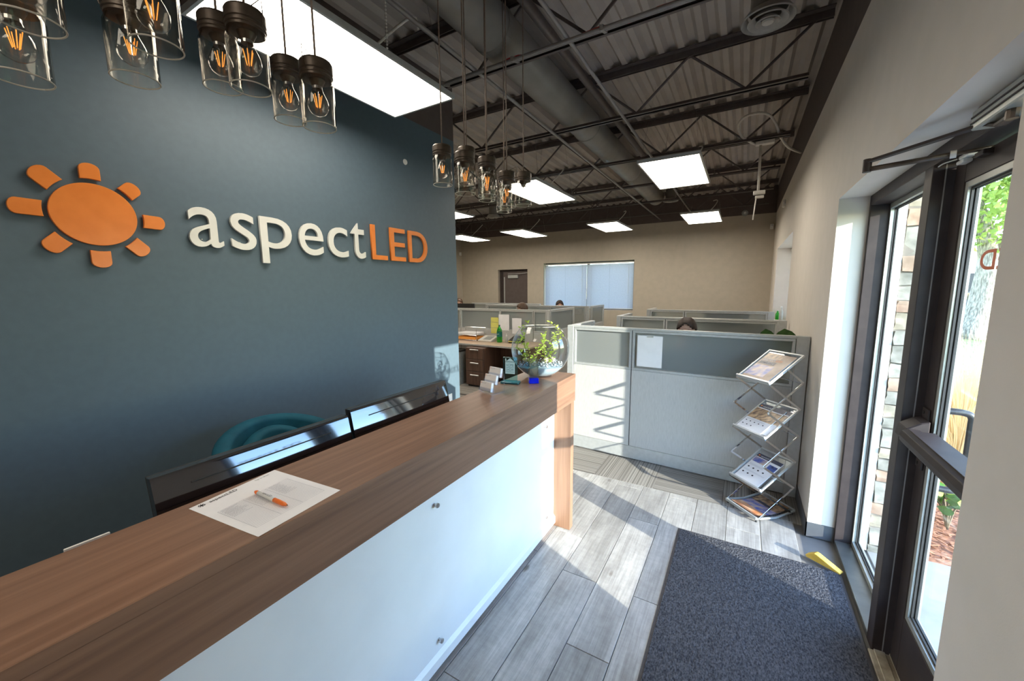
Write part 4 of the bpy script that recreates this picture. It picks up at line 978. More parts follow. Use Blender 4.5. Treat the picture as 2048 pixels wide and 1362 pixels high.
m = MB(); m.lathe([(0, -0.1825), (0.078, -0.1825), (0.080, -0.178), (0, -0.178)], (0, 0, 0), 32, mtx=BM_); m.build('bowl_foot', ACRYL, fb)
m = MB(); m.lathe([(0, -0.174)] + bowlprof(R_ - 0.004, -0.174, -0.115, 8) + [(0, -0.112)], (0, 0, 0), 32, mtx=BM_)
o = m.build('sand_layer', [SAND_W, SAND_B], fb, smooth=True, autos=0.6)
rv = Vector((0.9, 0.44, 0))
for p in o.data.polygons:
    c_ = p.center + fb.location
    if (c_ - bc).dot(rv) < -0.045: p.material_index = 1
peb = MB(); pel = MB(); rr = random.Random(5)
for k in range(230):
    a = rr.uniform(0, 2 * PI); q = math.sqrt(rr.random()) * 0.150; p = BM_ @ Vector((q * math.cos(a), q * math.sin(a), -0.106 + rr.uniform(0, 0.022)))
    ((peb if (p - bc).dot(rv) < 0.0 else pel)).ball(p, rr.uniform(0.0045, 0.008), 1, (1, 1, 0.7))
peb.build('dark_pebbles', PEB_D, fb, kind='stuff'); pel.build('pale_pebbles', PEB_L, fb, kind='stuff')
for k, (q, z, r) in enumerate(((0.045, -0.075, 0.026), (0.075, -0.07, 0.024), (-0.095, -0.075, 0.02))):
    MB().ball(bc + rv * q + Vector((0, 0, z)), r, 2, (1.2, 1, 0.8)).build('pale_rock', SHELL, fb, smooth=True)
stems = MB(); nleaf = 0
leaf_me = None
def leaf_mesh():
    m = MB(); L = 0.017
    pts = [(0, 0), (0.3, 0.22), (0.62, 0.27), (1, 0), (0.62, -0.27), (0.3, -0.22)]
    v = [m.bm.verts.new((x * L, y * L, 0.002 * math.sin(x * 3))) for x, y in pts]; c = m.bm.verts.new((0.5 * L, 0, -0.0012))
    for i in range(6): m.bm.faces.new((c, v[i], v[(i + 1) % 6]))
    return m
for side, n_st, seed in ((-0.07, 7, 1), (0.055, 7, 2)):
    rr = random.Random(seed)
    for s_ in range(n_st):
        p = bc + rv * (side + rr.uniform(-0.02, 0.02)) + nv * rr.uniform(-0.04, 0.04) + Vector((0, 0, -0.10)); pts = [p.copy()]
        dirn = (rv * rr.uniform(-1.0, 1.0) + nv * rr.uniform(-0.6, 0.6) + Vector((0, 0, 0.9))).normalized()
        top = 0.175 if s_ == 0 else rr.uniform(0.0, 0.11)
        if s_ == 0: dirn = (rv * 0.03 + Vector((0, 0, 1))).normalized()
        while p.z < bc.z + top - 0.005 and len(pts) < 24:
            dirn = (dirn + Vector((rr.uniform(-.2, .2), rr.uniform(-.2, .2), rr.uniform(-.05, .15)))).normalized(); p = p + dirn * 0.018
            l = p - bc; 
            lim = 0.15 if l.z < 0.12 else 0.09
            if abs(l.dot(rv)) > lim or abs(l.dot(nv)) > lim * 0.7:
                dirn = (dirn - rv * l.dot(rv) * 5 - nv * l.dot(nv) * 6).normalized()
            pts.append(p.copy())
            for h in range(2 if rr.random() < 0.6 else 1):
                if nleaf >= 280: break
                lm = leaf_mesh() if leaf_me is None else None
                q = Matrix.Translation(p) @ Matrix.Rotation(rr.uniform(0, 2 * PI), 4, 'Z') @ Matrix.Rotation(rr.uniform(-0.9, 0.3), 4, 'Y') @ Matrix.Rotation(rr.uniform(-0.8, 0.8), 4, 'X') @ Matrix.Scale(rr.uniform(1.0, 2.0), 4)
                if leaf_me is None:
                    lo = lm.build('leaf', LEAFY, fb, local=True); leaf_me = lo.data
                else:
                    lo = bpy.data.objects.new('leaf', leaf_me); COL.objects.link(lo); lo.parent = fb
                lo.matrix_local = Matrix.Translation(-fb.location) @ q; nleaf += 1
        if len(pts) > 2: stems.tube(pts, [0.0022 * (1 - 0.7 * k / len(pts)) for k in range(len(pts))], 5)
stems.build('stems', TWIG, fb)

# ------------------------------------------------------------------ jar pendant lights
jp = thing('jar_pendant', 'x', 'pendant light', (0, 0, 0), 'glass jar pendants over the counter')
m = MB(); ro, ri, hh = 0.0495, 0.0470, 0.142
m.lathe([(ro, 0.002), (ro, hh - 0.02), (ro - 0.004, hh - 0.010), (ro - 0.006, hh), (ri - 0.006, hh), (ri - 0.004, hh - 0.010), (ri, hh - 0.02), (ri, 0.002), ((ro + ri) / 2, 0.0)], (0, 0, 0), 36, close=True)
m.build('glass_jar', JAR, jp, smooth=True, autos=0.9)
m = MB(); m.tube([((ro + ri) / 2 * math.cos(2 * PI * k / 40), (ro + ri) / 2 * math.sin(2 * PI * k / 40), 0.0) for k in range(41)], 0.0017, 6); m.build('jar_rim_glint', RIMGLINT, jp, smooth=True)  # thin pale ring painting the bright reflection on the jar mouth
cap = MB().lathe([(0, hh - 0.004), (0.040, hh - 0.004), (0.0455, hh - 0.002), (0.0455, hh + 0.004), (0.0485, hh + 0.006), (0.0485, hh + 0.011), (0.0455, hh + 0.013), (0.0455, hh + 0.016), (0.0485, hh + 0.018), (0.0485, hh + 0.042), (0.045, hh + 0.048), (0, hh + 0.050)], (0, 0, 0), 32).build('jar_cap', BRASSDARK, jp, smooth=True, autos=0.5)
MB().lathe([(0, hh - 0.004), (0.024, hh - 0.004), (0.019, hh - 0.014), (0.0148, hh - 0.022), (0, hh - 0.022)], (0, 0, 0), 20).build('lamp_holder', BRASSDARK, cap, smooth=True, autos=0.6)
m = MB(); m.tube([(0, 0, hh + 0.048), (0, 0, hh + 0.062)], 0.006, 8); m.build('cord_grip', BRASSDARK, cap)
m = MB(); m.tube([(-0.0485, 0, hh + 0.010), (-0.053, 0.004, hh + 0.03), (-0.053, 0.006, hh + 0.075), (-0.006, 0.002, hh + 0.054)], 0.0014, 6); m.build('wire_bail', BRASSDARK, jp)
bp_ = [(r_ * 1.04, hh - 0.022 - z_ * 1.03) for r_, z_ in ((0.0135, 0.0), (0.0140, 0.008), (0.0175, 0.018), (0.0235, 0.030), (0.0285, 0.043), (0.030, 0.054), (0.0280, 0.065), (0.021, 0.076), (0.010, 0.0825), (0, 0.084))]
bu = MB().lathe(bp_, (0, 0, 0), 28).build('bulb', BULBG, jp, smooth=True)
m = MB()
for k in range(6):
    a = 2 * PI * k / 6; m.tube([(0.0125 * math.cos(a), 0.0125 * math.sin(a), hh - 0.046), (0.0055 * math.cos(a), 0.0055 * math.sin(a), hh - 0.082)], 0.0010, 5)
m.build('filament', FILAMENT, bu)
MB().tube([(0, 0, hh - 0.022), (0, 0, hh - 0.048), (0, 0, hh - 0.084)], [0.004, 0.0018, 0.0012], 6).build('filament_stem', CHROME, bu)
MB().lathe([(0.0146, hh - 0.030), (0.0146, hh - 0.022), (0, hh - 0.022)], (0, 0, 0), 16).build('bulb_collar', NICKEL, bu)
CANZ = 3.625
RA, RB = -1.375, -1.195
JL = [(RA, 0.250, 2.178, 'nearest jar light in the wall side row, cut off by the photo corner'), (RB, 0.238, 2.225, 'nearest jar light in the room side row, at the upper left corner'),
      (RA, 0.444, 2.257, 'second jar light of the wall side row, lower one overlapping its neighbour'), (RB, 0.432, 2.275, 'second jar light of the room side row, above the sun emblem'),
      (RA, 0.647, 2.320, 'third jar light of the wall side row, its dark cap against the big LED panel'), (RB, 0.632, 2.267, 'third jar light of the room side row, crossing the LED panel corner'),
      (RA, 0.848, 2.296, 'fourth jar light of the wall side row, left one of its pair'), (RB, 0.832, 2.233, 'fourth jar light of the room side row, right one of its pair'),
      (RA, 1.641, 2.254, 'leftmost far jar light, hanging alone against the end of the teal wall'), (RB, 1.593, 2.178, 'second far jar light from the left, hiding another behind it'),
      (RA, 1.850, 2.305, 'far jar light half hidden behind the second one from the left'), (RB, 1.785, 2.205, 'third far jar light from the left, in front of a lower hanging one'),
      (RA, 2.048, 2.250, 'far jar light partly behind the third one, its rim showing lower'), (RB, 1.984, 2.182, 'far jar light before the last one, in front of the lowest rim'),
      (RA, 2.250, 2.215, 'far jar light behind, whose rim hangs lowest of the far group'), (RB, 2.180, 2.224, 'rightmost far jar light, against the LED panel behind')]
def cord(parent, z):
    L = CANZ - z - (hh + 0.06)
    MB().tube([(0, 0, hh + 0.06), (0.001, 0.001, hh + 0.06 + L * 0.5), (0, 0, hh + 0.06 + L)], 0.0034, 7).build('cord', CORD, parent, smooth=True, local=True)
for i, (x, y, z, lb) in enumerate(JL):
    o = jp if i == 0 else dup(jp0, (x, y, z), 0.0, lb)
    if i == 0:
        jp0 = copy_tree(jp); jp.location = (x, y, z); jp['label'] = lb
    rz = [2.2, 0.3, 1.4, 2.9, 0.1, 3.6, 0.0, 1.9, 0.0, 5.2, 0.1, 4.6, 3.0, 3.7, 5.8, 1.5][i]
    o.rotation_euler = (0, 0, rz); cord(o, z)
def rm_tree(o):
    for c in list(o.children): rm_tree(c)
    bpy.data.objects.remove(o)
rm_tree(jp0)
for yc_, lb in ((0.54, 'near dark ceiling plate carrying eight jar lights'), (1.92, 'far dark ceiling plate carrying eight jar lights')):
    t = thing('pendant_canopy', lb, 'ceiling plate', ((RA + RB) / 2, yc_, CANZ), 'ceiling plates of the jar lights')
    box('plate', (RA - 0.09, yc_ - 0.45, CANZ), (RB + 0.09, yc_ + 0.45, CANZ + 0.02), BRASSDARK, t, 0.003)
    for sy in (-0.35, 0.35): MB().tube([((RA + RB) / 2, yc_ + sy, CANZ + 0.02), ((RA + RB) / 2, yc_ + sy, ZD + 0.02)], 0.006, 8).build('rod', BRASSDARK, t)

# ------------------------------------------------------------------ office partitions
def partition(p0, p1, segs, label, z1=1.33, frost0=0.93, posts=(0.085, 0.06), th=0.06, group='grey office partitions'):
    """run from p0 to p1; segs = segment lengths (fractions); front face is the right-hand side of p0->p1 rotated"""
    p0 = Vector((*p0, 0)); p1 = Vector((*p1, 0)); d = (p1 - p0); L = d.length; ang = math.atan2(d.y, d.x)
    M = Matrix.Translation(p0) @ Matrix.Rotation(ang, 4, 'Z')
    t = thing('office_partition', label, 'partition', p0, group)
    def B(nm, a, b, m_, bev=0.0): return MB().box(a, b, M).build(nm, m_, t, bev)
    h = th / 2
    if posts[0]: B('end_post', (0, -h, 0.0), (posts[0], h, z1), ALU, 0.003)
    if posts[1]: B('end_post', (L - posts[1], -h, 0.0), (L, h, z1), ALU, 0.003)
    B('top_cap', (posts[0], -h, z1 - 0.022), (L - posts[1], h, z1), ALU, 0.002)
    B('base_rail', (posts[0], -h + 0.004, 0.012), (L - posts[1], h - 0.004, 0.14), ALU, 0.002)
    a = posts[0]; W = L - posts[0] - posts[1]; tot = sum(segs)
    for k, s_ in enumerate(segs):
        w_ = W * s_ / tot; b = a + w_
        g = 0.004
        B('fabric_panel', (a + g, -h + 0.002, 0.143), (b - g, h - 0.002, frost0 - 0.012), FABRIC, 0.002)
        m = MB()
        e = 0.022
        m.box((a + g, -h + 0.004, frost0 - 0.010), (b - g, h - 0.004, frost0 + 0.012), M); m.box((a + g, -h + 0.004, z1 - 0.045), (b - g, h - 0.004, z1 - 0.024), M)
        m.box((a + g, -h + 0.004, frost0 + 0.012), (a + g + e, h - 0.004, z1 - 0.045), M); m.box((b - g - e, -h + 0.004, frost0 + 0.012), (b - g, h - 0.004, z1 - 0.045), M)
        m.build('glazing_frame', ALU, t, 0.0015)
        B('frosted_pane', (a + g + e, -0.004, frost0 + 0.012), (b - g - e, 0.004, z1 - 0.045), FROST)
        if k < len(segs) - 1: B('joint', (b - 0.003, -h + 0.006, 0.143), (b + 0.003, h - 0.006, z1 - 0.024), RUBBER)
        a = b
    nb = max(2, int(L / 1.2) + 1)
    for k in range(nb):
        x = 0.08 + (L - 0.16) * k / (nb - 1)
        mb = MB(); mb.lathe([(0, 0.002), (0.010, 0.002), (0.009, 0.006), (0.005, 0.008), (0.005, 0.013), (0, 0.013)], M @ Vector((x, 0, 0)), 12); mb.build('levelling_foot', NICKEL, t)
    return t
partition((-1.583, 3.885), (0.474, 3.785), (0.62, 1.30), 'front grey partition of two bays beside the brochure rack', posts=(0.07, 0.085))
partition((-1.545, 3.92), (-1.545, 4.55), (1,), 'short side partition turning back from the left end of the front one', posts=(0.0, 0.04))
partition((-1.50, 5.46), (0.455, 5.43), (0.62, 1.30), 'second right hand partition, behind the seated person near the brochure rack', posts=(0.06, 0.085))
partition((-1.47, 5.50), (-1.47, 6.1), (1,), 'short side partition turning back from the second right hand one', posts=(0.0, 0.04))
partition((-1.47, 7.30), (0.44, 7.28), (0.62, 1.30), 'rearmost right hand partition before the far wall', posts=(0.06, 0.085))
partition((-1.44, 7.34), (-1.44, 7.9), (1,), 'short side partition turning back from the rearmost right hand one', posts=(0.0, 0.04))
partition((-5.95, 6.36), (-2.96, 6.36), (1, 1, 0.75, 0.28), 'left partition behind the desk with the green bottle', posts=(0.05, 0.05))
partition((-2.985, 6.40), (-2.985, 7.55), (1,), 'left side partition running back from the green bottle desk', posts=(0.0, 0.05))
partition((-5.50, 8.08), (-2.83, 8.08), (1, 1, 1), 'second left partition under the far blinds', posts=(0.05, 0.07))
partition((-2.80, 8.12), (-2.80, 8.95), (1,), 'side partition running back under the right half of the far blinds', posts=(0.0, 0.05))
partition((-6.6, 9.0), (-4.45, 9.0), (1, 1), 'rearmost left partition before the far door', posts=(0.05, 0.05))
t = thing('taped_notice', 'white sheet taped to the frosted pane of the front partition', 'paper', (-0.73, 3.79, 1.113))
m = MB(); m.quad((-0.846, 3.812, 0.965), (-0.615, 3.801, 0.965), (-0.615, 3.803, 1.265), (-0.846, 3.814, 1.265)); 
o = m.build('sheet', PAPER, t)
MB().quad((-0.76, 3.8095, 1.25), (-0.70, 3.8065, 1.25), (-0.70, 3.8075, 1.275), (-0.76, 3.8105, 1.275)).build('tape', BEAD, t)

# ------------------------------------------------------------------ green bottle desk
t = thing('office_desk', 'pale topped desk with dark drawers beyond the end of the teal wall', 'desk', (-3.9, 5.95, 0))
box('desk_top', (-5.9, 5.585, 0.712), (-3.0, 6.325, 0.74), DESKTOP, t, 0.003)
box('edge_strip', (-5.9, 5.579, 0.712), (-3.0, 5.585, 0.74), ALU, t)
box('modesty_panel', (-3.78, 6.0, 0.05), (-3.02, 6.02, 0.71), DRAWERW, t)
box('side_panel', (-3.04, 5.62, 0.0), (-3.01, 6.3, 0.71), DRAWERW, t)
pd = box('pedestal', (-4.16, 5.46, 0.03), (-3.78, 6.05, 0.70), DRAWERW, t, 0.003)
pd.parent = t
for z0, z1 in ((0.50, 0.695), (0.285, 0.49), (0.04, 0.275)):
    f = box('drawer_front', (-4.155, 5.44, z0), (-3.785, 5.46, z1), DRAWERW, t, 0.002)
    zc_ = z1 - 0.03 if z1 > 0.6 else z1 - 0.06
    box('drawer_handle', (-4.06, 5.425, zc_ - 0.012), (-3.88, 5.44, zc_ + 0.008), NICKEL, f, 0.003)
box('pedestal_plinth', (-4.14, 5.48, 0.0), (-3.80, 6.0, 0.03), BLACKP, t)
t = MB().box((-3.14, 8.046, 1.15), (-2.98, 8.048, 1.27)).build('pinned_sheet', GREYP, None); tag(t, 'small grey sheet pinned on the partition under the far blinds', 'paper')
t = thing('waste_bin', 'dark grey plastic bin under the left end of the pale desk', 'bin', (-4.42, 5.5, 0))
m = MB(); m.lathe([(0, 0), (0.13, 0), (0.155, 0.62), (0.148, 0.62), (0.125, 0.012), (0, 0.012)], (-4.40, 5.55, 0), 4, mtx=Matrix.Rotation(PI / 4, 4, 'Z')); m.build('bin_body', GREYP, t)
MB().lathe([(0.158, 0.60), (0.166, 0.60), (0.166, 0.63), (0.158, 0.63)], (-4.40, 5.55, 0), 4, close=True, mtx=Matrix.Rotation(PI / 4, 4, 'Z')).build('bin_rim', BLACKP, t)
# letter tray
t = thing('letter_tray', 'wire two tier letter tray with white and orange papers on the pale desk', 'letter tray', (-4.45, 6.1, 0.74))
m = MB(); X0, X1, Y0, Y1 = -4.76, -4.27, 5.93, 6.25
for z in (0.755, 0.845):
    p = [(X0, Y0, z), (X1, Y0, z), (X1, Y1, z), (X0, Y1, z), (X0, Y0, z)]
    m.tube(p, 0.0035, 5)
    for k in range(1, 6): m.tube([(X0 + (X1 - X0) * k / 6, Y0, z), (X0 + (X1 - X0) * k / 6, Y1, z)], 0.002, 5)
for x, y in ((X0, Y0), (X1, Y0), (X1, Y1), (X0, Y1)): m.tube([(x, y, 0.741), (x, y, 0.965)], 0.0035, 5)
m.tube([(X0, Y1, 0.965), (X1, Y1, 0.965)], 0.0035, 5); m.tube([(X0, Y0, 0.965), (X0, Y1, 0.965)], 0.0035, 5); m.tube([(X1, Y0, 0.965), (X1, Y1, 0.965)], 0.0035, 5)
m.build('wire_frame', CHROME, t)
tag(MB().box((X0 + 0.03, Y0 + 0.01, 0.849), (X1 - 0.03, Y1 - 0.02, 0.885)).build('paper_stack', PAPER, None, 0.002), 'white papers on the upper tier of the wire letter tray', 'paper')
tag(MB().box((X0 + 0.03, Y0 + 0.01, 0.759), (X1 - 0.03, Y1 - 0.02, 0.81)).build('paper_stack', ORANGEP, None, 0.002), 'orange folders on the lower tier of the wire letter tray', 'folder')
t = thing('desk_phone', 'pale sloped desk phone beside the wire letter tray', 'phone', (-4.08, 6.02, 0.74))
m = MB(); m.prism([(5.93, 0.741), (6.18, 0.741), (6.18, 0.83), (5.93, 0.765)], lambda y, z: (-4.24, y, z), lambda y, z: (-3.94, y, z)); m.build('phone_body', FLEX, t, 0.004)
m = MB(); m.prism([(5.97, 0.776), (6.14, 0.8205), (6.14, 0.8235), (5.97, 0.779)], lambda y, z: (-4.15, y, z), lambda y, z: (-3.99, y, z)); m.build('phone_display', GREYP, t)
t = thing('soda_bottle', 'green plastic soda bottle with dark label on the pale desk', 'bottle', (-3.80, 6.0, 0.74))
c = (-3.80, 6.0, 0.741)
m = MB(); m.lathe([(0, 0), (0.040, 0), (0.052, 0.012), (0.052, 0.19), (0.046, 0.225), (0.022, 0.275), (0.0135, 0.29), (0.0135, 0.305), (0, 0.305)], c, 24); m.build('bottle_body', GREENG, t, smooth=True, autos=0.8)
MB().lathe([(0.0525, 0.105), (0.0525, 0.195)], c, 24).build('bottle_label', GREENLABEL, t, smooth=True)
MB().lathe([(0, 0.32), (0.015, 0.32), (0.015, 0.296), (0, 0.296)], c, 16).build('bottle_cap', GREENLABEL, t)
text('label_print', 'Sprite', 0.03, (-3.822, 5.9465, 0.885), (1, 0, 0.15), (-0.15, 0, 1), PAPER, t, fit=0.05)
t = thing('spray_bottle', 'small clear pump bottle right of the green soda bottle', 'bottle', (-3.66, 6.02, 0.74))
c = (-3.66, 6.02, 0.741); MB().lathe([(0, 0), (0.024, 0), (0.026, 0.01), (0.026, 0.09), (0.012, 0.105), (0.012, 0.115), (0, 0.115)], c, 18).build('bottle_body', BEAD, t, smooth=True, autos=0.8)
MB().lathe([(0, 0.115), (0.013, 0.115), (0.013, 0.135), (0.005, 0.14), (0.005, 0.165), (0, 0.165)], c, 14).build('pump_head', WHITEP, t)
t = thing('tape_dispenser', 'black desk organiser with a yellow pad beside the pump bottle', 'organiser', (-3.5, 6.05, 0.74))
m = MB(); m.prism([(5.98, 0.741), (6.2, 0.741), (6.2, 0.86), (5.98, 0.79)], lambda y, z: (-3.60, y, z), lambda y, z: (-3.38, y, z)); m.build('organiser_body', BLACKP, t, 0.004)
box('yellow_pad', (-3.59, 5.965, 0.765), (-3.47, 5.98, 0.782), STICKY, t)
YP = 6.328
for a, b, m_, nm, lb, ct_ in (((-4.20, 1.075), (-4.03, 1.165), STICKY, 'sticky_note', 'topmost of the yellow notes on the partition above the green bottle', 'note'), ((-4.205, 0.965), (-4.03, 1.07), STICKY, 'sticky_note', 'middle one of the yellow notes on the partition above the green bottle', 'note'),
                         ((-4.20, 0.855), (-4.06, 0.96), STICKY, 'sticky_note', 'lowest of the yellow notes on the partition above the green bottle', 'note'), ((-4.02, 0.92), (-3.785, 1.225), PAPER, 'pinned_sheet', 'large white sheet pinned right of the yellow notes', 'paper'), ((-3.72, 0.87), (-3.52, 1.165), PAPER, 'pinned_sheet', 'white sheet pinned behind the black organiser', 'paper')):
    m = MB(); m.box((a[0], YP - 0.001, a[1]), (b[0], YP + 0.001, b[1])); tag(m.build(nm, m_), lb, ct_)
def back_monitor(x, y, zb, zt, wd, label, zd=0.74):
    t = thing('desk_monitor', label, 'monitor', (x, y, zd))
    box('back_shell', (x - wd / 2, y, zb), (x + wd / 2, y + 0.03, zt), BLACKP, t, 0.006)
    box('screen', (x - wd / 2 + 0.012, y + 0.03, zb + 0.02), (x + wd / 2 - 0.012, y + 0.032, zt - 0.012), GLOSSBLACK, t)
    box('neck', (x - 0.035, y - 0.012, zd + 0.008), (x + 0.035, y + 0.006, zb + 0.15), BLACKP, t, 0.002)
    box('base', (x - 0.12, y - 0.08, zd + 0.001), (x + 0.12, y + 0.10, zd + 0.012), BLACKP, t, 0.002)
def plain_desk(x0, x1, y0, y1, label):
    t = thing('office_desk', label, 'desk', ((x0 + x1) / 2, (y0 + y1) / 2, 0))
    box('desk_top', (x0, y0, 0.712), (x1, y1, 0.74), DESKTOP, t, 0.003)
    for x in (x0 + 0.01, x1 - 0.035): box('side_panel', (x, y0 + 0.03, 0), (x + 0.025, y1 - 0.03, 0.712), DRAWERW, t)
plain_desk(-1.45, 0.44, 3.93, 4.10, 'narrow desk behind the front partition with the leafy plant'); back_monitor(-0.12, 4.0, 0.90, 1.27, 0.62, 'dark monitor blurred behind the front frosted pane')
plain_desk(-1.40, 0.42, 5.52, 6.1, 'desk behind the second right hand partition'); back_monitor(-0.04, 5.62, 0.92, 1.24, 0.66, 'dark monitor blurred behind the second right hand partition')
plain_desk(-1.38, 0.40, 7.38, 7.95, 'desk behind the rearmost right hand partition'); back_monitor(-0.22, 7.45, 0.95, 1.29, 0.66, 'dark monitor blurred behind the rearmost right hand partition')
plain_desk(-6.6, -4.9, 7.15, 7.85, 'desk in the far left bay with a dark monitor'); back_monitor(-5.72, 7.45, 1.0, 1.372, 0.62, 'dark monitor poking above the left partitions by the teal wall')

# ------------------------------------------------------------------ potted plant behind the front partition
t = thing('potted_plant', 'broad leaved plant whose two leaf tips rise above the front partition', 'plant', (0.335, 4.02, 0.74))
c = (0.335, 4.02, 0.741)
MB().lathe([(0, 0), (0.07, 0), (0.095, 0.16), (0.10, 0.16), (0.10, 0.175), (0.086, 0.175), (0.08, 0.15), (0, 0.15)], c, 24).build('pot', TERRA, t, smooth=True, autos=0.6)
def big_leaf(base, tip, wdt, fold=0.2):
    base = Vector(base); tip = Vector(tip); d = tip - base; L = d.length; d.normalize(); side = d.cross(Vector((0.25, -1, 0.1))).normalized(); nn = side.cross(d)
    m = MB(); N = 12; rows = []
    for i in range(N + 1):
        u = i / N; w_ = wdt * math.sin(PI * min(1, u ** 1.5)) ** 0.6
        p = base + d * (L * u) + nn * (0.03 * math.sin(u * 2.2))
        rows.append([m.bm.verts.new(p - side * w_ + nn * fold * w_ * 0.5), m.bm.verts.new(p - side * w_ * 0.5 + nn * fold * w_ * .12), m.bm.verts.new(p), m.bm.verts.new(p + side * w_ * 0.5 + nn * fold * w_ * .12), m.bm.verts.new(p + side * w_ + nn * fold * w_ * 0.5)])
    for A, B in zip(rows, rows[1:]):
        for k in range(4): m.bm.faces.new((A[k], A[k + 1], B[k + 1], B[k]))
    return m
for b, tip, wd in (((0.22, 4.06, 1.07), (0.182, 4.04, 1.357), 0.070), ((0.345, 4.05, 1.05), (0.318, 4.05, 1.362), 0.092), ((0.33, 4.06, 1.0), (0.25, 4.16, 1.24), 0.05), ((0.36, 4.06, 1.0), (0.41, 4.14, 1.22), 0.045)):
    big_leaf(b, tip, wd).build('large_leaf', LEAF, t, smooth=True)
    MB().tube([(0.335, 4.02, 0.88), b], 0.005, 6).build('leaf_stalk', LEAF, t)
t = thing('window_blind', 'added white slatted blind blocking sun at the far window of the entrance wall', 'blind', (XW + 0.22, WY0 + 0.02, WZ1))  # closed blind added to keep low sun off the rear partition
box('head_rail', (XW + 0.20, WY0 + 0.02, WZ1 - 0.05), (XW + 0.24, WY1 - 0.02, WZ1 - 0.02), WHITEP, t, 0.003)
m = MB(); z = WZ0 + 0.05
while z < WZ1 - 0.06:
    m.bar((XW + 0.22, WY0 + 0.025, z), (XW + 0.22, WY1 - 0.025, z), 0.0018, 0.024, up=(-0.5, 0, 0.86)); z += 0.0215
m.build('slats', BLIND, t, kind='stuff')
box('bottom_rail', (XW + 0.208, WY0 + 0.02, WZ0 + 0.02), (XW + 0.232, WY1 - 0.02, WZ0 + 0.036), WHITEP, t, 0.003)
for x, y, h, m_, lb in ((0.555, 8.40, 0.17, GREENG, 'small green glass bottle on the far window sill'), (0.60, 8.30, 0.24, BEAD, 'tall pale glass bottle on the far window sill')):
    tt = thing('sill_bottle', lb, 'bottle', (x, y, 1.13)); c = (x, y, 1.131)
    MB().lathe([(0, 0), (0.028, 0), (0.03, 0.01), (0.03, h * 0.6), (0.012, h * 0.78), (0.012, h * 0.92), (0, h * 0.92)], c, 18).build('bottle_body', m_, tt, smooth=True, autos=0.8)
    MB().lathe([(0, h * 0.92), (0.014, h * 0.92), (0.014, h), (0, h)], c, 12).build('bottle_cap', WHITEP, tt)
# ------------------------------------------------------------------ folding brochure rack
rk = thing('brochure_rack', 'folding chrome zigzag rack with four brochure shelves by the partition end', 'brochure rack', (0.19, 3.43, 0))
RO = Vector((-0.012, 3.402, 0)); RU = Vector((0.2, -0.204, 0)).normalized(); RW = Vector((0.243, 0.253, 0)).normalized()
RWID, RD, RISE = 0.287, 0.305, 0.19
ZF = [1.035, 0.635, 0.235]
Zv = Vector((0, 0, 1))
def side(a, b, z): return RO + RU * a + RW * (0.015 + b) + Zv * z
class Tray:
    def __init__(s, zf, rise=RISE, b0=0.0, d=RD):
        s.o = side(0, b0, zf); s.u = RU; s.v = (RW * d + Zv * rise); s.L = s.v.length; s.v.normalize(); s.n = s.u.cross(s.v)
    def p(s, a, b, h=0): return s.o + s.u * a + s.v * b + s.n * h
    def slab(s, m, a0, b0, a1, b1, h0, h1):
        M_ = Matrix(((s.u.x, s.v.x, s.n.x, s.o.x), (s.u.y, s.v.y, s.n.y, s.o.y), (s.u.z, s.v.z, s.n.z, s.o.z), (0, 0, 0, 1)))
        m.box((a0, b0, h0), (a1, b1, h1), M_); return m
def tray_frame(T):
    f = T.slab(MB(), 0, 0, RWID, 0.014, -0.006, 0.022)
    fr = f.build('shelf_frame', ALU, rk, 0.001)
    m = MB(); T.slab(m, 0, 0.014, 0.012, T.L, -0.006, 0.008); T.slab(m, RWID - 0.012, 0.014, RWID, T.L, -0.006, 0.008); T.slab(m, 0.012, T.L - 0.014, RWID - 0.012, T.L, -0.006, 0.008)
    m.build('side_rails', ALU, fr, 0.001)
    T.slab(MB(), 0.012, 0.014, RWID - 0.012, T.L - 0.014, -0.002, 0.001).build('acrylic_sheet', ACRYL, fr)
TR = [Tray(z) for z in ZF]
for T in TR: tray_frame(T)
def strut(a, p, q):
    m = MB(); A, B = side(a, *p), side(a, *q)
    m.bar(A, B, 0.004, 0.015); return m.build('scissor_strut', CHROME, rk, 0.0008)
def pivot(a, p):
    c = side(a, *p); sgn = 1 if a > 0.1 else -1
    MB().tube([c - RU * 0.004, c + RU * 0.004], 0.0045, 8).build('pivot_pin', NICKEL, rk)
for a, aj in ((-0.004, -0.009), (RWID + 0.004, RWID + 0.009)):
    for i, zf in enumerate(ZF):
        strut(a, (0, zf), (RD, max(zf - 0.21, 0.02)))
        strut(aj, ((0 if i else RD / 2), (zf + 0.195 if i else zf + 0.095)), (RD, zf - 0.01))
        strut(a, (RD, zf - 0.01), (0, max(zf - 0.205, 0.02)))
        for q in ((RD / 2, zf + 0.095), (RD, zf - 0.01), (RD / 2, zf - 0.107), (0, max(zf - 0.205, 0.02))): pivot(aj, q)
for i, zf in enumerate(ZF):   # cross rods
    MB().tube([side(-0.009, RD, zf - 0.01), side(RWID + 0.009, RD, zf - 0.01)], 0.0035, 8).build('cross_rod', CHROME, rk)
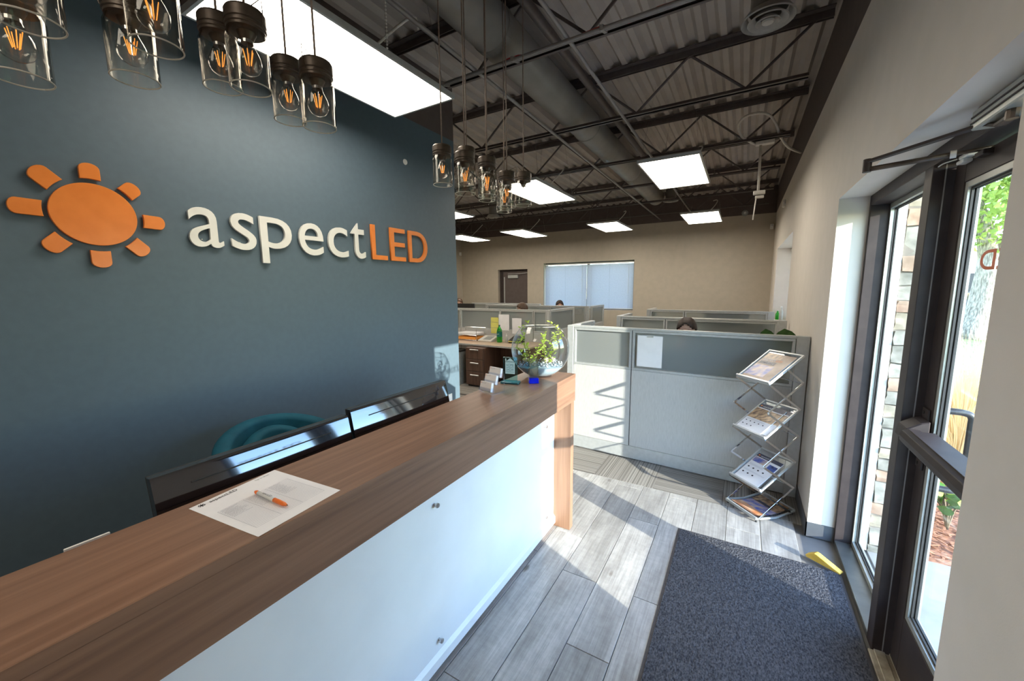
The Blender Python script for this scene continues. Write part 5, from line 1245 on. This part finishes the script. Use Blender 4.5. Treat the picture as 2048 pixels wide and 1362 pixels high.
# folded base tray
m = MB(); b0, b1 = -0.02, RD + 0.04; bm_ = (b0 + b1) / 2
for a in (0.0, RWID):
    m.bar(side(a, b0, 0.032), side(a, bm_, 0.010), 0.012, 0.012); m.bar(side(a, bm_, 0.010), side(a, b1, 0.032), 0.012, 0.012)
for b in (b0, b1): m.bar(side(0, b, 0.032), side(RWID, b, 0.032), 0.014, 0.02)
m.build('base_frame', ALU, rk, 0.001)
m = MB(); m.quad(side(0, b0, 0.026), side(RWID, b0, 0.026), side(RWID, bm_, 0.006), side(0, bm_, 0.006)); m.quad(side(0, bm_, 0.006), side(RWID, bm_, 0.006), side(RWID, b1, 0.026), side(0, b1, 0.026)); m.build('base_sheet', ACRYL, rk)
for a in (0.01, RWID - 0.01):
    for b in (b0 + 0.01, b1 - 0.01): MB().tube([side(a, b, 0.0), side(a, b, 0.03)], 0.006, 8).build('base_foot', RUBBER, rk)
# brochures lying in the shelves
def brochure(T, label, a0, b0, design, h=0.0015, wd=0.216, ln=0.279):
    t = thing('brochure', label, 'brochure', T.p(a0 + wd / 2, b0 + ln / 2, h), 'brochures in the folding rack')
    T.slab(MB(), a0, b0, a0 + wd, b0 + ln, h, h + 0.005).build('pages', PAPER, t, 0.0006)
    k = [0]
    def blk(x0, y0, x1, y1, m_, nm='print_block'):
        hh_ = h + 0.0052 + 0.00012 * k[0]; k[0] += 1
        m = MB(); m.quad(T.p(a0 + x0 * wd, b0 + y0 * ln, hh_), T.p(a0 + x1 * wd, b0 + y0 * ln, hh_), T.p(a0 + x1 * wd, b0 + y1 * ln, hh_), T.p(a0 + x0 * wd, b0 + y1 * ln, hh_)); m.build(nm, m_, t)
    def tx(s_, x, y, w_, m_):
        hh_ = h + 0.0056 + 0.0001 * k[0]; k[0] += 1
        text('print_text', s_, 0.02, T.p(a0 + x * wd, b0 + y * ln, hh_), T.u, T.v, m_, t, fit=w_ * wd)
    def dot(x, y, r, m_):
        hh_ = h + 0.0056
        m = MB(); c = T.p(a0 + x * wd, b0 + y * ln, hh_); f = [m.bm.verts.new(c + T.u * (r * math.cos(2 * PI * q / 12)) + T.v * (r * 0.8 * math.sin(2 * PI * q / 12))) for q in range(12)]; m.bm.faces.new(f); m.build('print_icon', m_, t)
    if design == 1:
        blk(0, 0, 1, 1, PHOTO_C); blk(0.0, 0.80, 0.62, 1.0, PHOTO_A); blk(0.0, 0.10, 0.7, 0.52, PHOTO_B); blk(0.04, 0.56, 0.62, 0.68, NAVY)
        tx('aspect', 0.08, 0.71, 0.44, PAPER); tx('LED', 0.54, 0.71, 0.2, SIGNORANGE); tx('Product Catalog', 0.07, 0.60, 0.5, PAPER)
    elif design == 2:
        blk(0, 0.86, 1, 1, NAVY); blk(0.0, 0.42, 1, 0.83, PHOTO_A)
        tx('aspectLED', 0.16, 0.90, 0.34, PAPER); dot(0.08, 0.93, 0.008, SIGNORANGE)
        for q in range(5): dot(0.12 + 0.17 * q, 0.29, 0.006, INK)
        for q in range(3): dot(0.12 + 0.17 * q, 0.15, 0.006, INK)
        for q in range(4): blk(0.06, 0.345 + 0.011 * q, 0.8 - 0.1 * (q == 3), 0.348 + 0.011 * q, INKF, 'print_line')
    elif design == 3:
        blk(0, 0.88, 1, 1, NAVY); blk(0.02, 0.68, 0.5, 0.86, PHOTO_B); blk(0.66, 0.60, 0.98, 0.80, NAVYBLUE)
        tx('aspectLED', 0.16, 0.915, 0.34, PAPER); dot(0.08, 0.94, 0.008, SIGNORANGE)
        for q in range(4): dot(0.13 + 0.2 * q, 0.46, 0.008, INK)
        for q in range(3): dot(0.13 + 0.2 * q, 0.24, 0.008, INK)
        for q in range(5): blk(0.06, 0.54 + 0.012 * q, 0.62, 0.543 + 0.012 * q, INKF, 'print_line')
        for q in range(4): blk(0.06, 0.32 + 0.012 * q, 0.9, 0.323 + 0.012 * q, INKF, 'print_line')
    return t
PHOTO_C = mat('print_lounge_photo', (0.24, 0.15, 0.10), (0.50, 0.37, 0.28), 9, 0.35, detail=4)
NAVYBLUE = mat('print_blue_photo', (0.01, 0.02, 0.09), (0.10, 0.18, 0.55), 30, 0.3, detail=4)
brochure(TR[0], 'pinkish catalogue cover on the top shelf of the folding rack', 0.028, 0.02, 1, wd=0.232, ln=0.30)
brochure(TR[1], 'second leaflet peeking out under the upper one on the second shelf', 0.055, 0.03, 2, h=0.0015)
brochure(TR[1], 'white leaflet with a warm room photo on the second shelf of the rack', 0.020, 0.018, 2, h=0.008)
brochure(TR[2], 'white leaflet with two photos on the third shelf of the rack', 0.030, 0.018, 3)
t = thing('brochure', 'curled catalogue with orange and blue photo on the lowest shelf of the rack', 'brochure', side(RWID / 2, bm_, 0.03), 'brochures in the folding rack')
m = MB(); mats_rows = []
N = 16; rows = []
for i in range(N + 1):
    b = b0 + 0.02 + (b1 - b0 - 0.04) * i / N; u = (2 * i / N - 1)
    rows.append([m.bm.verts.new(side(0.03 + a * 0.23, b, 0.019 + 0.022 * u * u)) for a in (0, 0.5, 1)])
for A, B in zip(rows, rows[1:]):
    for k in range(2): m.bm.faces.new((A[k], A[k + 1], B[k + 1], B[k]))
PHOTO_D = mat('print_sunset_photo', (0.62, 0.24, 0.10), (0.80, 0.52, 0.34), 10, 0.15, detail=4, stretch=(1, 1, 1))
o = m.build('cover', [PHOTO_D, PHOTO_B, PHOTO_A], t, smooth=True)
for i, p in enumerate(o.data.polygons): p.material_index = 0 if i // 2 < 5 else (1 if i // 2 < 10 else 2)
m = MB()
for sgn in (0, 1): pass
q0 = [(0.05, 10.2), (0.17, 10.2), (0.17, 11.4), (0.05, 11.4)]
def bp2(a, i):
    b = b0 + 0.02 + (b1 - b0 - 0.04) * i / N; u = (2 * i / N - 1); return side(0.03 + a, b, 0.0205 + 0.022 * u * u)
m.quad(*[bp2(a, i) for a, i in q0]); m.build('print_block', NAVY, t)

# ------------------------------------------------------------------ seated people behind the partitions
def office_chair(loc, rz, label):
    t = thing('office_chair', label, 'office chair', loc, rotz=rz)
    def B(nm, mb, m_, **k): return mb.build(nm, m_, t, local=True, **k)
    m = MB(); m.box((-0.24, -0.25, 0.40), (0.24, 0.22, 0.455)); B('seat', m, BLACKP, bevel=0.02)
    m = MB(); m.box((-0.22, 0.20, 0.52), (0.22, 0.25, 0.98)); B('backrest', m, BLACKP, bevel=0.02)
    m = MB(); m.bar((0, 0.15, 0.42), (0, 0.24, 0.62), 0.06, 0.02); B('back_arm', m, BLACKP)
    m = MB(); m.tube([(0, 0, 0.09), (0, 0, 0.41)], 0.03, 12); B('gas_column', m, BLACKP)
    for k in range(5):
        a = 2 * PI * k / 5
        m = MB(); m.bar((0, 0, 0.09), (0.28 * math.cos(a), 0.28 * math.sin(a), 0.07), 0.04, 0.03); lg = B('leg', m, BLACKP)
        m = MB(); m.ball((0.27 * math.cos(a), 0.27 * math.sin(a), 0.028), 0.028, 2); m.build('castor', RUBBER, lg, local=True)
def person(loc, rz, top, hairm, shirtm, label, long_hair=False, tilt=0.0):
    t = thing('person', label, 'person', loc, rotz=rz)
    hc = top - 0.125; sh = top - 0.36
    V, E, Rr = [], [], []
    def v(p, r, par=None):
        V.append(p); Rr.append(r)
        if par is not None: E.append((par, len(V) - 1))
        return len(V) - 1
    pel = v((0, 0.02, 0.55), (0.15, 0.11)); wa = v((0, 0.04, 0.72), (0.13, 0.095), pel); chst = v((0, 0.03, sh - 0.12), (0.155, 0.105), wa); nb = v((0, 0.015, sh + 0.015), (0.10, 0.07), chst)
    nk = v((0, 0.0, sh + 0.09), (0.052, 0.055), nb); jaw = v((0, -0.02, hc - 0.065), (0.062, 0.075), nk); mid = v((0, -0.012, hc), (0.074, 0.092), jaw); hd = v((0, -0.005, hc + 0.055), (0.072, 0.088), mid); v((0, 0.0, hc + 0.095), (0.045, 0.055), hd)
    ns = v((0, -0.108, hc - 0.012), (0.010, 0.012), mid); v((0, -0.122, hc - 0.028), (0.011, 0.010), ns)
    for s in (-1, 1):
        e1 = v((s * 0.082, 0.01, hc - 0.01), (0.010, 0.018), mid)
        s1 = v((s * 0.165, 0.02, sh - 0.02), (0.055, 0.06), nb); el = v((s * 0.215, -0.06, sh - 0.27), (0.042, 0.042), s1); wr = v((s * 0.15, -0.27, 0.775), (0.026, 0.022), el)
        pm_ = v((s * 0.13, -0.345, 0.772), (0.036, 0.014), wr)
        for k, (dx, ln) in enumerate(((-0.028, 0.066), (-0.010, 0.076), (0.009, 0.072), (0.027, 0.056))):
            f1 = v((s * 0.13 + dx * 1.0, -0.385, 0.776), (0.0085, 0.0085), pm_); f2 = v((s * 0.13 + dx * 1.15, -0.385 - ln * 0.5, 0.780), (0.008, 0.008), f1); v((s * 0.13 + dx * 1.2, -0.385 - ln, 0.766), (0.0065, 0.0065), f2)
        th1 = v((s * 0.13 - s * 0.045, -0.325, 0.768), (0.011, 0.010), pm_); v((s * 0.13 - s * 0.062, -0.365, 0.764), (0.0085, 0.0085), th1)
        hp = v((s * 0.095, -0.03, 0.54), (0.085, 0.085), pel); kn = v((s * 0.12, -0.345, 0.53), (0.058, 0.058), hp); an = v((s * 0.12, -0.20, 0.09), (0.036, 0.04), kn); v((s * 0.125, -0.31, 0.04), (0.04, 0.03), an)
    me = bpy.data.meshes.new('sk'); me.from_pydata(V, E, []); ob = bpy.data.objects.new('sk', me)
    md = ob.modifiers.new('s', 'SKIN'); md.use_smooth_shade = True
    sv = me.skin_vertices[0].data
    for i, r in enumerate(Rr): sv[i].radius = r
    sv[0].use_root = True
    sb = ob.modifiers.new('d', 'SUBSURF'); sb.levels = 2; sb.render_levels = 2
    bme = eval_mesh(ob, 'body')
    for m_ in (SKIN, shirtm, TROUSER, BLACKP): bme.materials.append(m_)
    for p in bme.polygons:
        c = p.center
        if c.z > sh + 0.055 or (c.y < -0.25 and 0.72 < c.z): p.material_index = 0
        elif c.z > 0.60 and c.y > -0.26 and (c.z > 0.64 or c.y > -0.09): p.material_index = 1
        elif c.z > 0.085: p.material_index = 2
        else: p.material_index = 3
        p.use_smooth = True
    b = bpy.data.objects.new('body', bme); COL.objects.link(b); b.parent = t
    for s in (-1, 1):
        MB().ball((s * 0.031, -0.094, hc + 0.004), 0.0125, 2).build('eye', EYEW, b, local=True, smooth=True)
    MB().tube([(-0.022, -0.101, hc - 0.066), (0, -0.107, hc - 0.068), (0.022, -0.101, hc - 0.066)], 0.005, 6).build('lips', mat('lips', (0.42, 0.16, 0.14), None, 20, 0.5) if 'lips' not in MATS else MATS['lips'], b, local=True, smooth=True)
    m = MB(); bmesh.ops.create_uvsphere(m.bm, u_segments=28, v_segments=20, radius=1)
    for vv_ in m.bm.verts:
        x, y, z = vv_.co; k = 1 + 0.02 * math.sin(9 * x + 5 * z) ; vv_.co = Vector((x * 0.090 * k, 0.004 + y * 0.110 * k, hc + 0.022 + z * 0.108 * k))
    dead = [f for f in m.bm.faces if (lambda c: (c.y < -0.035 and c.z < hc + 0.084 - 0.9 * abs(c.x)) or (c.y < 0.02 and c.z < hc + 0.0) or c.z < hc - (0.08 if long_hair else 0.05))(f.calc_center_median())]
    bmesh.ops.delete(m.bm, geom=dead, context='FACES')
    bmesh.ops.solidify(m.bm, geom=m.bm.faces[:], thickness=-0.008)
    m.build('hair', hairm, b, local=True, smooth=True)
    return t
PEOPLE = [((-0.475, 4.34, 0), 0.0, 1.405, HAIR, SHIRT, 'person with dark tied hair seated behind the front partition, only forehead showing', True),
          ((-3.89, 7.02, 0), -0.9, 1.422, HAIRB, SHIRT2, 'person with short brown hair seated behind the green bottle desk', False),
          ((-3.83, 8.80, 0), 0.5, 1.418, HAIR, SHIRT, 'person with dark hair seated before the far blinds', True),
          ((-6.28, 8.0, 0), 0.6, 1.47, HAIRB, SHIRT2, 'person behind the dark monitor at the edge of the teal wall', False)]
for (l, rz, top, hm, sm, lb, lh) in PEOPLE:
    person(l, rz, top, hm, sm, lb, lh); office_chair(l, rz, 'black office chair under the ' + lb.split(' seated')[0].split(' behind')[0].replace('person with', 'person with') + (' near the rack' if l[1] < 5 else ' at the left desks'))

# ------------------------------------------------------------------ outside: pier, walk, bed, tree, street
gr = struct('ground', LAWN, None, ((-30, -30, -0.5), (XL - 0.25, 60, -0.10)), ((XO + 0.01, -40, -0.5), (70, 70, -0.06)), ((XL - 0.25, YF + 0.3, -0.5), (XO + 0.01, 70, -0.10)))
walk = bpy.data.objects.new('walkway', None); COL.objects.link(walk); walk['kind'] = 'structure'; walk['label'] = 'pale concrete walk outside the entrance'
for k in range(6):
    box('concrete_slab', (XO + 0.002, 3.27 - 1.5 * (k + 1) + 0.006, -0.058), (3.6, 3.27 - 1.5 * k, -0.004), CONC, walk, 0.004)
bed = struct('planting_bed', MULCH, None, ((1.04, 3.275, -0.056), (4.2, 9.0, -0.012)), bevel=0.0)
ch_ = MB(); rr = random.Random(11)
for k in range(1500):
    x = rr.uniform(1.06, 2.4); y = rr.uniform(3.29, 5.4); a = rr.uniform(0, PI); L = rr.uniform(0.02, 0.07); z = -0.008 + rr.uniform(0, 0.02)
    ch_.bar((x, y, z), (x + L * math.cos(a), y + L * math.sin(a), z + rr.uniform(-0.01, 0.012)), rr.uniform(0.008, 0.018), 0.004)
o = ch_.build('bark_chips', MULCH, bed, kind='stuff')
# stone pier with individual stones
pier = bpy.data.objects.new('stone_pier', None); COL.objects.link(pier); pier['kind'] = 'structure'; pier['label'] = 'pier of rough cream and pink stones outside the sidelight'
PX0, PX1, PY = XO + 0.005, 1.03, 3.205
box('mortar_core', (PX0, PY + 0.012, -0.05), (PX1 - 0.012, 3.9, 3.3), MORTAR, pier)
zs = [-0.05, 0.046, 0.165, 0.251, 0.335, 0.482, 0.560, 0.635, 0.708, 0.834, 0.905, 0.988, 1.073, 1.156, 1.247, 1.36, 1.45, 1.56, 1.629, 1.719, 1.798, 1.896, 2.062, 2.166, 2.28, 2.42, 2.55, 2.70, 2.85, 3.0, 3.15, 3.29]
pick = [2, 2, 0, 1, 2, 1, 2, 0, 2, 2, 0, 2, 1, 2, 2, 2, 0, 1, 2, 2, 1, 2, 1, 0, 1, 2, 0, 2, 1, 0, 2]
rr = random.Random(4)
def stone(a, b, m_):
    bm = bmesh.new(); bmesh.ops.create_cube(bm, size=1, matrix=Matrix.Translation([(a[i] + b[i]) / 2 for i in range(3)]) @ Matrix.Diagonal([b[i] - a[i] for i in range(3)] + [1]))
    bmesh.ops.subdivide_edges(bm, edges=bm.edges[:], cuts=2, use_grid_fill=True)
    for v in bm.verts: v.co += Vector((rr.uniform(-.004, .004), rr.uniform(-.009, .009), rr.uniform(-.004, .004)))
    mb = MB(); mb.bm.free(); mb.bm = bm
    return mb.build('stone', m_, pier, smooth=True, autos=0.5)
for k, (z0, z1) in enumerate(zip(zs, zs[1:])):
    cut = PX0 + (PX1 - PX0) * (0.62 if k % 3 == 1 else 1.0)
    pr = rr.uniform(-0.012, 0.010)
    stone((PX0, PY + pr, z0 + 0.004), (cut - 0.003, PY + 0.09, z1 - 0.004), STONES[pick[k % len(pick)]])
    if cut < PX1: stone((cut + 0.003, PY + pr + 0.008, z0 + 0.004), (PX1, PY + 0.09, z1 - 0.004), STONES[pick[(k + 5) % len(pick)]])
    ya = PY + 0.095
    while ya < 3.88:
        yb = min(ya + rr.uniform(0.2, 0.36), 3.9); stone((PX1 - 0.08, ya, z0 + 0.004), (PX1 + rr.uniform(-0.005, 0.01), yb - 0.006, z1 - 0.004), STONES[rr.randrange(3)]); ya = yb
# eave beam
t = box('trim_2', (1.25, 1.0, 2.62), (1.45, 9.0, 2.78), mat('eave_paint', (0.62, 0.55, 0.46), None, 6, 0.6), None, 0.004, kind='structure')
box('eave_soffit', (XO, 1.0, 2.78), (1.47, 9.0, 2.82), MATS['eave_paint'], t)
# feather grass clump
def grass(c, n, h, spread, seed, label):
    t = thing('feather_grass', label, 'grass', c, 'clumps of dry feather grass outside')
    m = MB(); rr = random.Random(seed)
    for k in range(n):
        a = rr.uniform(0, 2 * PI); b = rr.random() ** 0.6 * spread; hh_ = h * rr.uniform(0.6, 1.05); r0 = rr.uniform(0, 0.12)
        base = Vector(c) + Vector((math.cos(a) * r0, math.sin(a) * r0, 0)); pr = None; sd = Vector((-math.sin(a), math.cos(a), 0)) * rr.uniform(0.002, 0.0045)
        for i in range(6):
            u = i / 5; p = base + Vector((math.cos(a) * b * u ** 2, math.sin(a) * b * u ** 2, hh_ * (u - 0.22 * u ** 3 * (b / spread))))
            q = (m.bm.verts.new(p - sd * (1 - u * 0.8)), m.bm.verts.new(p + sd * (1 - u * 0.8)))
            if pr: m.bm.faces.new((pr[0], pr[1], q[1], q[0]))
            pr = q
    m.build('blades', GRASSM, t, kind='stuff')
grass((1.62, 4.55, -0.02), 1500, 1.42, 0.6, 1, 'tall dry feather grass clump just outside the entrance door')
grass((2.35, 5.9, -0.02), 900, 1.3, 0.6, 2, 'second dry feather grass clump farther along the bed')
# leafy shrub
t = thing('leafy_shrub', 'low green broad leaved shrub in the mulch by the walk', 'shrub', (1.36, 3.80, -0.02)); rr = random.Random(9)
for k in range(9):
    a = rr.uniform(0, 2 * PI); r = rr.uniform(0.05, 0.22); tip = Vector((1.36 + math.cos(a) * r, 3.80 + math.sin(a) * r, rr.uniform(0.22, 0.5)))
    MB().tube(crom([(1.36, 3.80, -0.02), (1.36 + math.cos(a) * r * 0.3, 3.80 + math.sin(a) * r * 0.3, tip.z * 0.6), tip], 4), 0.006, 6).build('stem', TWIG, t)
    for q in range(4):
        b_ = Vector((1.36, 3.80, 0)).lerp(tip, 0.55 + 0.15 * q); aa = rr.uniform(0, 2 * PI)
        big_leaf(b_, b_ + Vector((math.cos(aa) * 0.11, math.sin(aa) * 0.11, rr.uniform(0.0, 0.08))), 0.03).build('leaf', LEAFY if q % 2 else LEAF, t, smooth=True)
# tree
TX, TY = 6.9, 19.0
t = thing('street_tree', 'leafy tree with a rough grey trunk beyond the grass outside the door', 'tree', (TX, TY, -0.06))
m = MB(); rr = random.Random(21)
m.tube([(TX - 0.25, TY + 0.1, -0.1), (TX - 0.18, TY, 0.25), (TX - 0.05, TY, 1.0), (TX + 0.0, TY, 2.0), (TX + 0.05, TY, 2.75)], [0.62, 0.46, 0.36, 0.33, 0.36], 18)
m.tube([(TX + 0.0, TY, 2.3), (TX - 0.20, TY, 3.3), (TX - 0.5, TY + 0.3, 4.6), (TX - 1.0, TY + 0.4, 6.4)], [0.28, 0.22, 0.15, 0.05], 12)
m.tube([(TX + 0.1, TY, 2.5), (TX + 0.45, TY - 0.1, 3.4), (TX + 0.9, TY - 0.3, 4.8), (TX + 1.3, TY - 0.3, 6.6)], [0.26, 0.20, 0.13, 0.05], 12)
m.build('trunk', BARK, t, smooth=True)
m = MB()
for k in range(5200):
    a = rr.uniform(0, 2 * PI); ph = math.acos(rr.uniform(-1, 1)); q = rr.random() ** 0.45
    p = Vector((TX + 0.1 + 3.0 * q * math.sin(ph) * math.cos(a), TY + 3.0 * q * math.sin(ph) * math.sin(a), 5.0 + 2.3 * q * math.cos(ph)))
    if p.z < 2.75: continue
    s_ = rr.uniform(0.08, 0.17); ax = Vector((rr.uniform(-1, 1), rr.uniform(-1, 1), rr.uniform(-1, 1))).normalized(); bx = ax.orthogonal().normalized(); cx_ = ax.cross(bx)
    m.quad(p - bx * s_, p + cx_ * s_ * 0.5, p + bx * s_, p - cx_ * s_ * 0.5)
m.build('foliage', TREELEAF, t, kind='stuff')
# street, building, car far off
st = struct('street', ASPH, None, ((-30, 27, -0.07), (70, 39, -0.045)))
t = thing('pale_building', 'pale low building across the street', 'building', (16, 46, -0.06))
box('building_wall', (8, 44, -0.06), (26, 54, 4.0), BUILD, t); box('flat_roof', (7.8, 43.8, 4.0), (26.2, 54.2, 4.3), MATS['eave_paint'], t)
for k in range(6): box('building_window', (9 + 2.8 * k, 43.95, 0.9), (10.8 + 2.8 * k, 44.02, 2.6), BLACKP, t)
t = thing('parked_car', 'dark blue car parked along the street outside', 'car', (11.2, 33, -0.045))
m = MB(); bd = [(-2.1, 0.32), (2.1, 0.32), (2.15, 0.7), (1.3, 0.88), (0.7, 1.36), (-1.1, 1.40), (-1.75, 0.95), (-2.15, 0.85)]
m.prism(bd, lambda x, z: (11.2 + x, 32.1, z - 0.045), lambda x, z: (11.2 + x, 33.9, z - 0.045)); m.build('car_body', CARP, t, 0.06, seg=2)
m = MB(); wn = [(1.12, 0.92), (0.64, 1.30), (-1.0, 1.33), (-1.5, 0.97)]; m.prism(wn, lambda x, z: (11.2 + x, 32.08, z - 0.045), lambda x, z: (11.2 + x, 33.92, z - 0.045)); m.build('side_window', GLOSSBLACK, t)
for dx in (-1.35, 1.35):
    for dy in (32.08, 33.72):
        MB().lathe([(0, 0), (0.20, 0), (0.33, 0.01), (0.33, 0.19), (0.2, 0.2), (0, 0.2)], (11.2 + dx, dy, 0.29), 20, mtx=Matrix.Rotation(-PI / 2, 4, 'X')).build('wheel', RUBBER, t, smooth=True, autos=0.6)
